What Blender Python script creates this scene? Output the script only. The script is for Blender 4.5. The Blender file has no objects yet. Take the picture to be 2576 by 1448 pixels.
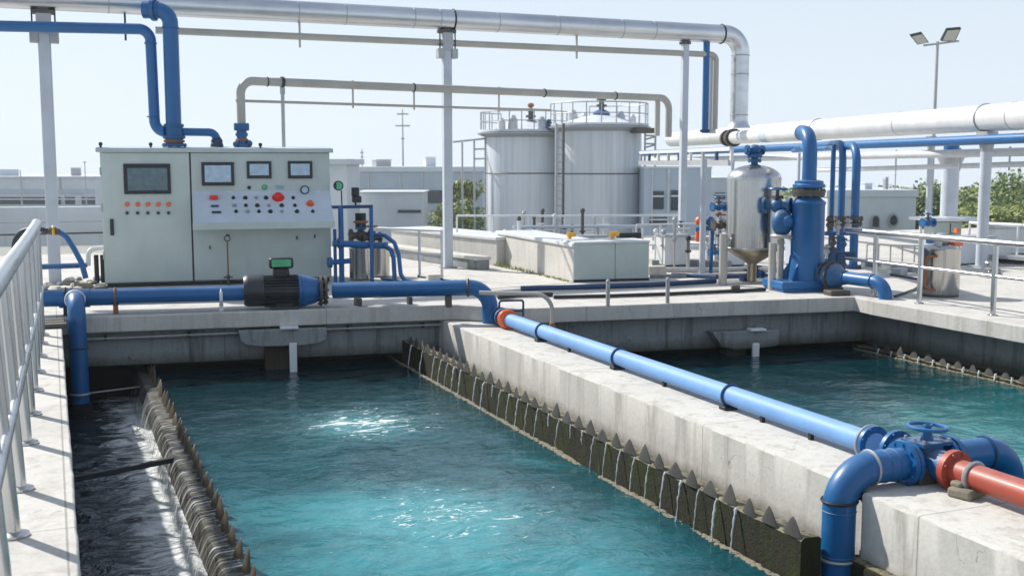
import bpy, bmesh, math, random
from mathutils import Vector, Matrix, noise as mnoise
R = math.radians
random.seed(7)
scn = bpy.context.scene
COL = scn.collection
# ---------------------------------------------------------------- camera
F = 2800.0; CXP, CYP = 1288.0, 724.0; CAMH = 1.8
TH = math.atan(314 / F); PSI = math.atan(1164 / F * math.cos(TH))
cam_d = bpy.data.cameras.new('camera'); cam = bpy.data.objects.new('camera', cam_d); COL.objects.link(cam)
cam.location = (0, 0, CAMH); cam.rotation_euler = (R(90) - TH, 0, -PSI)
cam_d.sensor_width = 36; cam_d.lens = F / 2576 * 36; cam_d.clip_start = .05; cam_d.clip_end = 3000
cam_d.dof.use_dof = True; cam_d.dof.focus_distance = 10.5; cam_d.dof.aperture_fstop = 3.5
scn.camera = cam
# ---------------------------------------------------------------- world, sun
SUN_EL = R(41); SUN_AZ = R(-33)       # azimuth from +Y towards +X
w = bpy.data.worlds.new('World'); scn.world = w; w.use_nodes = True
nt = w.node_tree; nt.nodes.clear()
out = nt.nodes.new('ShaderNodeOutputWorld'); bg = nt.nodes.new('ShaderNodeBackground')
sky = nt.nodes.new('ShaderNodeTexSky'); sky.sky_type = 'NISHITA'; sky.sun_disc = False
sky.sun_elevation = SUN_EL; sky.sun_rotation = SUN_AZ; sky.air_density = 1.0; sky.dust_density = 0.6; sky.ozone_density = 2.2; sky.altitude = 0
tc = nt.nodes.new('ShaderNodeTexCoord'); sx = nt.nodes.new('ShaderNodeSeparateXYZ'); cx_ = nt.nodes.new('ShaderNodeCombineXYZ')
mx = nt.nodes.new('ShaderNodeMath'); mx.operation = 'MAXIMUM'; mx.inputs[1].default_value = 0.05
nt.links.new(tc.outputs['Generated'], sx.inputs[0]); nt.links.new(sx.outputs[0], cx_.inputs[0]); nt.links.new(sx.outputs[1], cx_.inputs[1])
nt.links.new(sx.outputs[2], mx.inputs[0]); nt.links.new(mx.outputs[0], cx_.inputs[2]); nt.links.new(cx_.outputs[0], sky.inputs['Vector'])
bg.inputs['Strength'].default_value = 0.095
hz = nt.nodes.new('ShaderNodeMapRange'); hz.inputs[1].default_value = 0.0; hz.inputs[2].default_value = .42; hz.inputs[3].default_value = .93; hz.inputs[4].default_value = .40; nt.links.new(sx.outputs[2], hz.inputs[0])
mxc = nt.nodes.new('ShaderNodeMix'); mxc.data_type = 'RGBA'; nt.links.new(hz.outputs[0], mxc.inputs[0]); nt.links.new(sky.outputs[0], mxc.inputs[6]); mxc.inputs[7].default_value = (7.0, 7.75, 8.6, 1)
nt.links.new(mxc.outputs[2], bg.inputs['Color']); nt.links.new(bg.outputs[0], out.inputs[0])
sl = bpy.data.lights.new('sun', 'SUN'); sl.energy = 4.6; sl.angle = R(1.0); sl.color = (1, .955, .88)
so = bpy.data.objects.new('sun', sl); COL.objects.link(so)
sd = Vector((math.sin(SUN_AZ) * math.cos(SUN_EL), math.cos(SUN_AZ) * math.cos(SUN_EL), math.sin(SUN_EL)))
so.rotation_euler = sd.to_track_quat('Z', 'Y').to_euler(); so.location = (0, 0, 30)
scn.view_settings.view_transform = 'Standard'; scn.view_settings.look = 'None'; scn.view_settings.exposure = 0.35; scn.view_settings.gamma = 1
scn.render.resolution_x = 1024; scn.render.resolution_y = 575

# ---------------------------------------------------------------- measuring: pixel of the 2576x1448 view -> world point on a plane
fw = Vector((math.sin(PSI) * math.cos(TH), math.cos(PSI) * math.cos(TH), -math.sin(TH)))
rt = Vector((math.cos(PSI), -math.sin(PSI), 0)); up = rt.cross(fw); fh = Vector((math.sin(PSI), math.cos(PSI), 0)); CAM = Vector((0, 0, CAMH))
def ray(px, py): return fw * F + rt * (px - CXP) + up * (CYP - py)
def P(px, py, z=None, X=None, Y=None, D=None):
    d = ray(px, py)
    if z is not None: t = (z - CAMH) / d.z
    elif X is not None: t = X / d.x
    elif Y is not None: t = Y / d.y
    else: t = D / d.dot(fh)
    return CAM + d * t
def Pc(px, D, z): # point in column px, at depth D, at height z
    p = P(px, 410, D=D); return Vector((p.x, p.y, z))
def pxw(w, D): return w / F * D

# ---------------------------------------------------------------- materials
def newmat(name):
    m = bpy.data.materials.new(name); m.use_nodes = True
    n = m.node_tree.nodes; return m, n, m.node_tree.links, n['Principled BSDF']
def ramp(n, l, src, stops):
    r = n.new('ShaderNodeValToRGB'); e = r.color_ramp.elements
    while len(e) < len(stops): e.new(0.5)
    for i, (p, c) in enumerate(stops): e[i].position = p; e[i].color = (c[0], c[1], c[2], 1) if len(c) == 3 else c
    l.new(src, r.inputs[0]); return r.outputs[0]
def tex(n, l, scale, detail=4, rough=.6, stretch=(1, 1, 1), dist=0, pos=True):
    if pos:
        g = n.new('ShaderNodeNewGeometry'); s = g.outputs['Position']
    else:
        g = n.new('ShaderNodeTexCoord'); s = g.outputs['Object']
    mp = n.new('ShaderNodeMapping'); mp.inputs['Scale'].default_value = stretch; l.new(s, mp.inputs[0])
    t = n.new('ShaderNodeTexNoise'); t.inputs['Scale'].default_value = scale; t.inputs['Detail'].default_value = detail
    t.inputs['Roughness'].default_value = rough; t.inputs['Distortion'].default_value = dist; l.new(mp.outputs[0], t.inputs['Vector']); return t.outputs['Fac']
def mixc(n, l, fac, a, b, mode='MIX'):
    m = n.new('ShaderNodeMix'); m.data_type = 'RGBA'; m.blend_type = mode
    if hasattr(fac, 'is_linked'): l.new(fac, m.inputs[0])
    else: m.inputs[0].default_value = fac
    for s, i in ((a, 6), (b, 7)):
        if hasattr(s, 'is_linked'): l.new(s, m.inputs[i])
        else: m.inputs[i].default_value = (*s, 1)
    return m.outputs[2]
def mathn(n, l, op, a, b=None, c=None, clamp=False):
    m = n.new('ShaderNodeMath'); m.operation = op; m.use_clamp = clamp
    for i, s in enumerate((a, b, c)):
        if s is None: continue
        if hasattr(s, 'is_linked'): l.new(s, m.inputs[i])
        else: m.inputs[i].default_value = s
    return m.outputs[0]
def bumpn(n, l, b, h, strength=.3, dist=.01):
    bp = n.new('ShaderNodeBump'); bp.inputs['Strength'].default_value = strength; bp.inputs['Distance'].default_value = dist
    l.new(h, bp.inputs['Height']); l.new(bp.outputs[0], b.inputs['Normal'])
def paint(name, col, rough=.4, dirt=.35, dirtcol=(.12, .10, .08), scale=3, metal=0, streak=True, coat=0, bump=.05, dust=0):
    m, n, l, b = newmat(name)
    a = tex(n, l, scale, 5, .65)
    s = tex(n, l, 9, 4, .7, (1, 1, .12) if streak else (1, 1, 1))
    col1 = ramp(n, l, a, [(.3, [c * .86 for c in col]), (.75, [min(1, c * 1.1) for c in col])])
    f = ramp(n, l, s, [(.56, (0, 0, 0)), (.80, (dirt,) * 3)])
    c = mixc(n, l, f, col1, dirtcol)
    if dust:   # settled dust and chalking on the upward faces, chips down to primer
        ge = n.new('ShaderNodeNewGeometry'); sz = n.new('ShaderNodeSeparateXYZ'); l.new(ge.outputs['True Normal'], sz.inputs[0])
        up_ = mathn(n, l, 'MULTIPLY', mathn(n, l, 'MULTIPLY_ADD', sz.outputs[2], 1.6, -.5, clamp=True), mathn(n, l, 'MULTIPLY_ADD', tex(n, l, 7, 5, .7), 1.4, -.35, clamp=True))
        c = mixc(n, l, mathn(n, l, 'MULTIPLY', up_, dust), c, (.40, .40, .38))
        ch = ramp(n, l, tex(n, l, 22, 4, .75), [(.71, (0, 0, 0)), (.74, (.8,) * 3)]); c = mixc(n, l, ch, c, (.16, .10, .07))
    l.new(c, b.inputs['Base Color']); b.inputs['Metallic'].default_value = metal
    rr = mathn(n, l, 'MULTIPLY_ADD', a, .3, rough - .15); l.new(rr, b.inputs['Roughness'])
    if coat: b.inputs['Coat Weight'].default_value = coat; b.inputs['Coat Roughness'].default_value = .15
    if bump: bumpn(n, l, b, tex(n, l, 40, 3), bump, .004)
    return m
def concrete(name, col, dark, streak=.5, wear=.35, scale=1.0, bump=.5, moss=None, joints=None, wet=None, scum=True):
    m, n, l, b = newmat(name)
    a = tex(n, l, 1.3 * scale, 8, .62); fine = tex(n, l, 28 * scale, 5, .7)
    st = tex(n, l, 6 * scale, 5, .75, (1, 1, .09), .3); pit = tex(n, l, 9 * scale, 6, .75)
    c0 = ramp(n, l, a, [(.28, [c * .85 for c in col]), (.5, col), (.75, [min(1, c * 1.06) for c in col])])
    c1 = mixc(n, l, ramp(n, l, st, [(.50, (0, 0, 0)), (.72, (streak,) * 3)]), c0, dark)
    c2 = mixc(n, l, ramp(n, l, pit, [(.60, (0, 0, 0)), (.70, (wear,) * 3)]), c1, dark)
    c3 = mixc(n, l, ramp(n, l, fine, [(.3, (.22,) * 3), (.6, (0, 0, 0))]), c2, [c * .5 for c in col])
    if joints or wet:   # hairline cracks and a few rust runs
        vo = n.new('ShaderNodeTexVoronoi'); vo.feature = 'DISTANCE_TO_EDGE'; vo.inputs['Scale'].default_value = .9
        ge0 = n.new('ShaderNodeNewGeometry'); vm = n.new('ShaderNodeVectorMath'); vm.operation = 'ADD'; nz = n.new('ShaderNodeTexNoise'); nz.inputs['Scale'].default_value = 2.5; nz.inputs['Detail'].default_value = 5
        l.new(ge0.outputs['Position'], nz.inputs['Vector']); l.new(ge0.outputs['Position'], vm.inputs[0]); l.new(nz.outputs['Color'], vm.inputs[1]); l.new(vm.outputs[0], vo.inputs['Vector'])
        ck = mathn(n, l, 'MULTIPLY', mathn(n, l, 'LESS_THAN', vo.outputs['Distance'], .003), mathn(n, l, 'GREATER_THAN', a, .56))
        c3 = mixc(n, l, mathn(n, l, 'MULTIPLY', ck, .6), c3, [c * .25 for c in col])
        rr_ = ramp(n, l, tex(n, l, 2.2, 6, .8, (1, 1, .12), .2), [(.66, (0, 0, 0)), (.74, (.55,) * 3)]); c3 = mixc(n, l, rr_, c3, (.20, .12, .05))
    if joints:
        ge = n.new('ShaderNodeNewGeometry'); sp = n.new('ShaderNodeSeparateXYZ'); l.new(ge.outputs['Position'], sp.inputs[0])
        for ax_i, per in joints:
            fr = mathn(n, l, 'FRACT', mathn(n, l, 'DIVIDE', mathn(n, l, 'ADD', sp.outputs[ax_i], mathn(n, l, 'MULTIPLY', fine, .006)), per))
            ln = mathn(n, l, 'LESS_THAN', fr, .011 / per); c3 = mixc(n, l, mathn(n, l, 'MULTIPLY', ln, .6), c3, [c * .3 for c in col])
    if wet:   # tide mark of algae along the water line
        ge = n.new('ShaderNodeNewGeometry'); sp = n.new('ShaderNodeSeparateXYZ'); l.new(ge.outputs['Position'], sp.inputs[0])
        hgt = mathn(n, l, 'ADD', sp.outputs[2], mathn(n, l, 'MULTIPLY', tex(n, l, 3.5, 5, .7), .16))
        mr = n.new('ShaderNodeMapRange'); mr.inputs[1].default_value = wet + .16; mr.inputs[2].default_value = wet; mr.inputs[3].default_value = 0; mr.inputs[4].default_value = .85; l.new(hgt, mr.inputs[0])
        c3 = mixc(n, l, mr.outputs[0], c3, (.045, .045, .02))
    if moss:
        c3 = mixc(n, l, ramp(n, l, tex(n, l, 5, 6, .75, (1, 1, .3)), [(.44, (0, 0, 0)), (.64, (.9,) * 3)]), c3, moss)
        c3 = mixc(n, l, ramp(n, l, tex(n, l, 9, 5, .75, (1, 1, .25)), [(.60, (0, 0, 0)), (.70, (.8,) * 3)]), c3, (.085, .09, .010))
        gu = n.new('ShaderNodeNewGeometry'); su = n.new('ShaderNodeSeparateXYZ'); l.new(gu.outputs['True Normal'], su.inputs[0])
        c3 = mixc(n, l, mathn(n, l, 'MULTIPLY', mathn(n, l, 'GREATER_THAN', su.outputs[2], .5 if scum else 2), ramp(n, l, pit, [(.35, (0, 0, 0)), (.55, (.8,) * 3)])), c3, (.30, .27, .18))
    l.new(c3, b.inputs['Base Color']); b.inputs['Roughness'].default_value = .85; b.inputs['Specular IOR Level'].default_value = .3
    bumpn(n, l, b, mathn(n, l, 'ADD', fine, mathn(n, l, 'MULTIPLY', pit, 1.5)), bump, .01)
    return m
def steel(name, col=(.62, .63, .64), rough=.25, aniso=(1, 1, .15), dirt=.25, bm=.12):
    m, n, l, b = newmat(name)
    a = tex(n, l, 5, 5, .6, aniso); d = tex(n, l, 2.2, 5, .7)
    c = ramp(n, l, a, [(.3, [x * .68 for x in col]), (.7, col)])
    c = mixc(n, l, ramp(n, l, d, [(.5, (0, 0, 0)), (.8, (dirt,) * 3)]), c, (.25, .21, .16))
    l.new(c, b.inputs['Base Color']); b.inputs['Metallic'].default_value = 1
    l.new(mathn(n, l, 'MULTIPLY_ADD', a, .3, rough - .12), b.inputs['Roughness'])
    bumpn(n, l, b, tex(n, l, 3, 3, .5), bm, .03)
    return m
def flat(name, col, rough=.5, metal=0, emit=0):
    m, n, l, b = newmat(name)
    a = tex(n, l, 14, 3); c = ramp(n, l, a, [(.3, [x * .8 for x in col]), (.7, [min(1, x * 1.1) for x in col])])
    l.new(c, b.inputs['Base Color']); b.inputs['Roughness'].default_value = rough; b.inputs['Metallic'].default_value = metal
    return m
M = {}
def tankmat():
    m, n, l, b = newmat('tank_paint')
    a = tex(n, l, .5, 4, .6); s = tex(n, l, 2.6, 5, .7, (1, 1, .035)); s2 = tex(n, l, 1.1, 3, .6, (1, 1, .02))
    c = mixc(n, l, ramp(n, l, s, [(.48, (0, 0, 0)), (.78, (.6,) * 3)]), ramp(n, l, s2, [(.3, (.58, .62, .66)), (.7, (.72, .75, .78))]), (.30, .31, .32))
    l.new(c, b.inputs['Base Color']); b.inputs['Roughness'].default_value = .5; return m
M['blue'] = paint('blue_paint', (.002, .108, .31), .42, .25, (.03, .05, .08), 2, coat=.15, dust=.24)
M['blue_dirty'] = paint('blue_paint_dirty', (.008, .10, .26), .5, .9, (.07, .05, .035), 6, dust=.8, bump=.3)
M['paleblue'] = paint('pale_blue_paint', (.17, .35, .66), .58, .3, (.07, .16, .36), 2.5, dust=.3)  # lighter blue than the other blue pipes
M['darkblue'] = paint('dark_blue_paint', (.01, .05, .14), .45, .4)
M['red'] = paint('red_brown_paint', (.36, .062, .036), .5, .3, (.16, .05, .03), 3, coat=.05, dust=.35)
M['orange'] = paint('orange_paint', (.75, .13, .03), .45, .3)
M['rust'] = paint('rust', (.30, .12, .04), .8, .6, (.1, .05, .03), 8)
M['grime'] = paint('grimy_iron', (.10, .09, .08), .6, .7, (.32, .22, .12), 10, metal=.4, bump=.4)
M['white'] = paint('white_paint', (.72, .74, .76), .45, .35, (.35, .34, .32), 2)
M['offwhite'] = paint('offwhite_paint', (.62, .64, .65), .5, .45, (.3, .28, .24), 2)
M['column'] = paint('column_paint', (.50, .54, .60), .45, .15, (.4, .36, .3), 2)
M['greypipe'] = paint('grey_pipe_paint', (.42, .40, .36), .45, .3, (.2, .18, .15), 2)
M['whitepipe'] = paint('white_pipe_cladding', (.72, .72, .71), .38, .3, (.4, .36, .3), 2, metal=.15, coat=.2)
M['cabinet'] = paint('cabinet_paint', (.47, .54, .515), .42, .22, (.3, .28, .22), 1.2, coat=.15)
M['desk'] = paint('desk_lit_paint', (.53, .59, .66), .4, .2, (.3, .3, .3), 2)  # cabinet colour made lighter and bluer: light on the slope painted in
M['cabinet_edge'] = paint('cabinet_roof_paint', (.46, .53, .53), .4, .2)
M['tank'] = tankmat()
M['clad'] = steel('aluminium_cladding', (.72, .74, .77), .30, (.15, 1, 1), .2)
M['steel'] = steel('stainless_steel', (.62, .62, .62), .26)
M['railsteel'] = steel('rail_steel', (.70, .71, .72), .26, (.2, .2, .2), .03, .02)
M['vessel'] = steel('vessel_steel', (.58, .575, .56), .22, (6, 6, .04), .25)
M['galv'] = paint('galvanised', (.42, .43, .44), .5, .4, (.2, .18, .16), 6, metal=.5)
M['darkmetal'] = flat('dark_metal', (.035, .04, .045), .5, .5)
M['black'] = flat('black_plastic', (.018, .02, .024), .4)
M['motor'] = paint('motor_black', (.030, .034, .04), .42, .3, (.1, .1, .1), 6)
M['screen'] = flat('screen_glass', (.10, .16, .19), .18)
M['paper'] = flat('display_face', (.42, .56, .68), .3)
M['green'] = flat('green_cover', (.10, .45, .22), .35)
M['redbutton'] = flat('red_button', (.75, .03, .02), .35)
M['orangebutton'] = flat('orange_button', (.8, .16, .05), .35)
M['yellow'] = flat('yellow_paint', (.8, .42, .03), .5)
M['cable'] = flat('cable_black', (.02, .03, .05), .5)
M['window'] = flat('window_dark', (.05, .07, .085), .15)
M['concrete'] = concrete('concrete_light', (.58, .56, .52), (.24, .22, .19), .35, .2)
M['deck'] = concrete('concrete_deck', (.565, .545, .51), (.24, .21, .17), .5, .4, .8, .3, joints=[(0, 3.1), (1, 2.9)])
M['wallc'] = concrete('concrete_wall', (.565, .55, .51), (.20, .175, .14), .6, .3, 1, .2, joints=[(1, 2.4)], wet=-.62)
M['slabface'] = concrete('concrete_slab', (.44, .45, .45), (.13, .12, .10), .45, .45, 1.5)
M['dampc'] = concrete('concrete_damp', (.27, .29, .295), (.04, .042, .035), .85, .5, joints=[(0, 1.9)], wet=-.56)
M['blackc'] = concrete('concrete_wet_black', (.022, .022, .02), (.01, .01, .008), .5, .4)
M['moss'] = concrete('mossy_concrete', (.028, .025, .016), (.008, .008, .006), .8, .5, 2, 1.0, (.026, .040, .005))
M['weirwet'] = concrete('wet_weir', (.07, .06, .045), (.02, .018, .014), .6, .4, 2, 1.0, (.05, .05, .02), scum=False)
M['toothm'] = paint('tooth_plate', (.11, .085, .055), .5, .7, (.03, .025, .02), 9, metal=.2, bump=.3)
M['toothg'] = paint('tooth_plate_grey', (.05, .047, .042), .6, .8, (.03, .025, .02), 9, bump=.4)
M['crumb'] = concrete('scum_crust', (.25, .225, .17), (.08, .07, .04), .3, .5, 6)
M['ground'] = concrete('far_ground', (.34, .34, .31), (.16, .18, .10), .2, .5, .05, .2)
M['bldg'] = paint('building_white', (.62, .66, .70), .6, .4, (.35, .37, .38), .3)
M['bldg2'] = paint('building_grey', (.45, .52, .60), .6, .4, (.3, .3, .3), .3)
M['bark'] = flat('bark', (.10, .08, .06), .9)
def leafmat(name, c1, c2):
    m, n, l, b = newmat(name)
    oi = n.new('ShaderNodeNewGeometry')
    c = ramp(n, l, oi.outputs['Random Per Island'], [(0, c1), (1, c2)])
    l.new(c, b.inputs['Base Color']); b.inputs['Roughness'].default_value = .6
    return m
M['leaf'] = leafmat('leaf_green', (.05, .11, .02), (.16, .22, .05))
M['leaf2'] = leafmat('leaf_yellow_green', (.12, .17, .03), (.30, .32, .08))
M['grass'] = leafmat('grass_blades', (.10, .17, .03), (.22, .28, .07))

def water_mat(name, deep, mid, light, blobs, foamscale, bumpS, foamline=None, foamamt=0.0, foamblobs=(), shadeY=None):
    m, n, l, b = newmat(name)
    g = n.new('ShaderNodeNewGeometry'); sp = n.new('ShaderNodeSeparateXYZ'); l.new(g.outputs['Position'], sp.inputs[0])
    big = tex(n, l, .35, 3, .5, (1, 1, 1), .6); medn = tex(n, l, 1.6, 5, .6, (1, 1.3, 1), .8)
    def field(bl):
      acc = None
      for (bx, by, br, amp) in bl:
          dx = mathn(n, l, 'SUBTRACT', sp.outputs[0], bx); dy = mathn(n, l, 'SUBTRACT', sp.outputs[1], by)
          d2 = mathn(n, l, 'ADD', mathn(n, l, 'MULTIPLY', dx, dx), mathn(n, l, 'MULTIPLY', dy, dy))
          e = mathn(n, l, 'MULTIPLY', mathn(n, l, 'POWER', 2.718, mathn(n, l, 'MULTIPLY', d2, -1 / (br * br))), amp)
          acc = e if acc is None else mathn(n, l, 'ADD', acc, e)
      if acc is None:
          v = n.new('ShaderNodeValue'); v.outputs[0].default_value = 0; acc = v.outputs[0]
      return acc
    acc = field(blobs); facc = field(foamblobs)
    mod = mathn(n, l, 'MULTIPLY_ADD', medn, 1.1, .42)
    aer = mathn(n, l, 'MULTIPLY', acc, mod)
    tone = mathn(n, l, 'ADD', mathn(n, l, 'MULTIPLY_ADD', big, 1.3, -.32), mathn(n, l, 'MULTIPLY', aer, .8))
    if shadeY:  # back end darkened: deck shade and wall reflection painted into the water colour
        cy = n.new('ShaderNodeMapRange'); cy.inputs[1].default_value = shadeY[0]; cy.inputs[2].default_value = shadeY[1]; cy.inputs[3].default_value = 0; cy.inputs[4].default_value = shadeY[2]
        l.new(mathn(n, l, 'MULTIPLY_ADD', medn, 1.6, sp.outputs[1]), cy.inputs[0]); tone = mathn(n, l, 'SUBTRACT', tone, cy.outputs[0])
    tone = mathn(n, l, 'ADD', tone, 0, clamp=True)
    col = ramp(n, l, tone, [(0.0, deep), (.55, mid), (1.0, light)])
    # foam flecks: thin filaments of noise, thicker over the rising bubbles
    fn = tex(n, l, foamscale, 6, .7, (.8, 1.9, 1), 1.4)
    thr = mathn(n, l, 'SUBTRACT', .735, mathn(n, l, 'MULTIPLY', facc, .17))
    f = mathn(n, l, 'MULTIPLY', mathn(n, l, 'SUBTRACT', fn, thr), 22, clamp=True)
    if foamline:
        x0, x1 = foamline
        t = mathn(n, l, 'DIVIDE', mathn(n, l, 'SUBTRACT', sp.outputs[0], x0), x1 - x0, clamp=True)
        fn2 = tex(n, l, 4.2, 7, .72, (.7, 1.5, 1), 1.6)
        f2 = mathn(n, l, 'MULTIPLY', mathn(n, l, 'SUBTRACT', mathn(n, l, 'ADD', fn2, mathn(n, l, 'MULTIPLY', t, foamamt)), .66), 4.5, clamp=True)
        f = mathn(n, l, 'MAXIMUM', f, f2)
    soft = mathn(n, l, 'MULTIPLY', facc, mathn(n, l, 'MULTIPLY_ADD', tex(n, l, 4.5, 5, .7, (1, 1.6, 1), 1.0), 1.5, -.45, clamp=True), clamp=True)
    col = mixc(n, l, mathn(n, l, 'MULTIPLY', soft, .55), col, (.34, .55, .56))
    c = mixc(n, l, mathn(n, l, 'MULTIPLY', f, .85), col, (.80, .84, .84))
    l.new(c, b.inputs['Base Color']); b.inputs['IOR'].default_value = 1.333
    l.new(mathn(n, l, 'MULTIPLY_ADD', f, .5, .045), b.inputs['Roughness'])
    w0 = tex(n, l, 1.1, 2, .5, (1, 1.4, 1), 1.2); w1 = tex(n, l, 3.2, 4, .55, (1, 1.15, 1), .8); w2 = tex(n, l, 13, 3, .55, (1, 1.2, 1), .5)
    h = mathn(n, l, 'ADD', mathn(n, l, 'MULTIPLY', w1, mathn(n, l, 'MULTIPLY_ADD', acc, .6, 1)), mathn(n, l, 'ADD', mathn(n, l, 'MULTIPLY', w2, .22), mathn(n, l, 'MULTIPLY', w0, 1.6)))
    bumpn(n, l, b, h, 1.0, bumpS)
    return m
M['pool'] = water_mat('pool_water', (.0, .018, .026), (.001, .054, .070), (.036, .235, .27), [(2.75, 10.6, .75, .85), (2.6, 7.35, 1.0, .6), (1.6, 8.2, 1.4, .3), (2.0, 5.9, 1.7, .55)], 5.5, .024, foamblobs=[(2.75, 10.5, .62, .95), (2.6, 7.5, .8, .72), (2.8, 10.6, 1.7, .42), (2.5, 7.2, 1.6, .3)], shadeY=(11.0, 13.5, .45))
M['pool2'] = water_mat('pool_water_far', (.0, .022, .03), (.002, .08, .092), (.05, .28, .30), [(7.6, 7.0, 2.0, .55)], 5.5, .024, foamblobs=[(7.8, 8.5, 1.6, .35)], shadeY=(9.9, 12.4, .45))
M['gutter'] = water_mat('gutter_water', (.01, .012, .01), (.02, .022, .018), (.05, .05, .04), [], 8, .02, foamblobs=())
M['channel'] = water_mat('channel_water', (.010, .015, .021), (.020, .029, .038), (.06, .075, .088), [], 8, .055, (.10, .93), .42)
def stream_mat():
    m, n, l, b = newmat('falling_water')
    s = tex(n, l, 26, 4, .65, (.12, 1, .05))
    c = ramp(n, l, s, [(.38, (.10, .10, .08)), (.66, (.72, .75, .77))])
    l.new(c, b.inputs['Base Color']); b.inputs['Roughness'].default_value = .22; b.inputs['Specular IOR Level'].default_value = .35
    a = ramp(n, l, s, [(.46, (.03,) * 3), (.66, (.70,) * 3)]); l.new(a, b.inputs['Alpha'])
    return m
M['stream'] = stream_mat()
def stream2():
    m, n, l, b = newmat('thin_jet'); b.inputs['Base Color'].default_value = (.8, .85, .88, 1); b.inputs['Roughness'].default_value = .1
    b.inputs['Transmission Weight'].default_value = .35; b.inputs['IOR'].default_value = 1.33; return m
M['jet'] = stream2()
# ---------------------------------------------------------------- mesh building
class MB:
    def __init__(s): s.v = []; s.f = []
    def add(s, vs, fs):
        o = len(s.v); s.v += [Vector(v) for v in vs]; s.f += [[i + o for i in f] for f in fs]; return s
    def box(s, c, d, rz=0, rot=None):
        h = Vector(d) / 2; m = rot if rot else Matrix.Rotation(rz, 3, 'Z'); c = Vector(c)
        vs = [c + m @ Vector((x * h.x, y * h.y, z * h.z)) for z in (-1, 1) for y in (-1, 1) for x in (-1, 1)]
        return s.add(vs, [(0, 2, 3, 1), (4, 5, 7, 6), (0, 1, 5, 4), (2, 6, 7, 3), (0, 4, 6, 2), (1, 3, 7, 5)])
    def bar(s, a, b, w, h):   # rectangular bar from a to b
        a = Vector(a); b = Vector(b); d = (b - a); L = d.length; d.normalize()
        upv = Vector((0, 0, 1)) if abs(d.z) < .95 else Vector((0, 1, 0))
        x = d.cross(upv).normalized(); z = x.cross(d)
        m = Matrix((x, d, z)).transposed()
        return s.box((a + b) / 2, (w, L, h), rot=m)
    def prism(s, pts, z0, z1):
        n = len(pts); vs = [(p[0], p[1], z0) for p in pts] + [(p[0], p[1], z1) for p in pts]
        return s.add(vs, [list(range(n))[::-1], list(range(n, 2 * n))] + [(i, (i + 1) % n, n + (i + 1) % n, n + i) for i in range(n)])
    def extr(s, pts, d):      # planar polygon of 3d points pushed along d
        n = len(pts); d = Vector(d); vs = [Vector(p) for p in pts] + [Vector(p) + d for p in pts]
        return s.add(vs, [list(range(n))[::-1], list(range(n, 2 * n))] + [(i, (i + 1) % n, n + (i + 1) % n, n + i) for i in range(n)])
    def tube(s, path, r, n=16, caps=True, r2=None):
        path = [Vector(p) for p in path]; k = len(path); rings = []
        t0 = (path[1] - path[0]).normalized(); u = t0.orthogonal().normalized()
        for i, p in enumerate(path):
            if i == 0: t = t0
            elif i == k - 1: t = (path[-1] - path[-2]).normalized()
            else: t = ((path[i + 1] - p).normalized() + (p - path[i - 1]).normalized()).normalized()
            u = (u - t * u.dot(t)).normalized(); v = t.cross(u)
            rr = r if r2 is None else r + (r2 - r) * i / (k - 1)
            if isinstance(r, (list, tuple)): rr = r[i]
            rings.append([p + (u * math.cos(a) + v * math.sin(a)) * rr for a in [2 * math.pi * j / n for j in range(n)]])
        vs = [q for g in rings for q in g]
        fs = [(i * n + j, i * n + (j + 1) % n, (i + 1) * n + (j + 1) % n, (i + 1) * n + j) for i in range(k - 1) for j in range(n)]
        if caps: fs += [list(range(n))[::-1], [(k - 1) * n + j for j in range(n)]]
        return s.add(vs, fs)
    def cyl(s, a, b, r, r2=None, n=20): return s.tube([a, b], r, n, True, r2)
    def lathe(s, prof, base, axis=(0, 0, 1), n=28):   # profile of (radius, distance along axis)
        ax = Vector(axis).normalized(); b = Vector(base); u = ax.orthogonal().normalized(); v = ax.cross(u)
        vs = []; fs = []
        for r, h in prof:
            for j in range(n):
                a = 2 * math.pi * j / n; vs.append(b + ax * h + (u * math.cos(a) + v * math.sin(a)) * max(r, .0005))
        k = len(prof)
        fs = [(i * n + j, i * n + (j + 1) % n, (i + 1) * n + (j + 1) % n, (i + 1) * n + j) for i in range(k - 1) for j in range(n)]
        fs += [list(range(n))[::-1], [(k - 1) * n + j for j in range(n)]]
        return s.add(vs, fs)
    def torus(s, c, axis, Rr, r, n=28, m=8):
        ax = Vector(axis).normalized(); c = Vector(c); u = ax.orthogonal().normalized(); v = ax.cross(u); vs = []; fs = []
        for i in range(n):
            a = 2 * math.pi * i / n; d = u * math.cos(a) + v * math.sin(a)
            for j in range(m):
                b = 2 * math.pi * j / m; vs.append(c + d * (Rr + r * math.cos(b)) + ax * r * math.sin(b))
        fs = [(i * m + j, ((i + 1) % n) * m + j, ((i + 1) % n) * m + (j + 1) % m, i * m + (j + 1) % m) for i in range(n) for j in range(m)]
        return s.add(vs, fs)
    def ball(s, c, r, n=12, sc=(1, 1, 1)):
        k = n // 2; c = Vector(c); vs = []; 
        for i in range(k + 1):
            t = math.pi * i / k
            for j in range(n):
                a = 2 * math.pi * j / n; vs.append(c + Vector((math.sin(t) * math.cos(a) * sc[0], math.sin(t) * math.sin(a) * sc[1], math.cos(t) * sc[2])) * r)
        return s.add(vs, [(i * n + j, (i + 1) * n + j, (i + 1) * n + (j + 1) % n, i * n + (j + 1) % n) for i in range(k) for j in range(n)])
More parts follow.
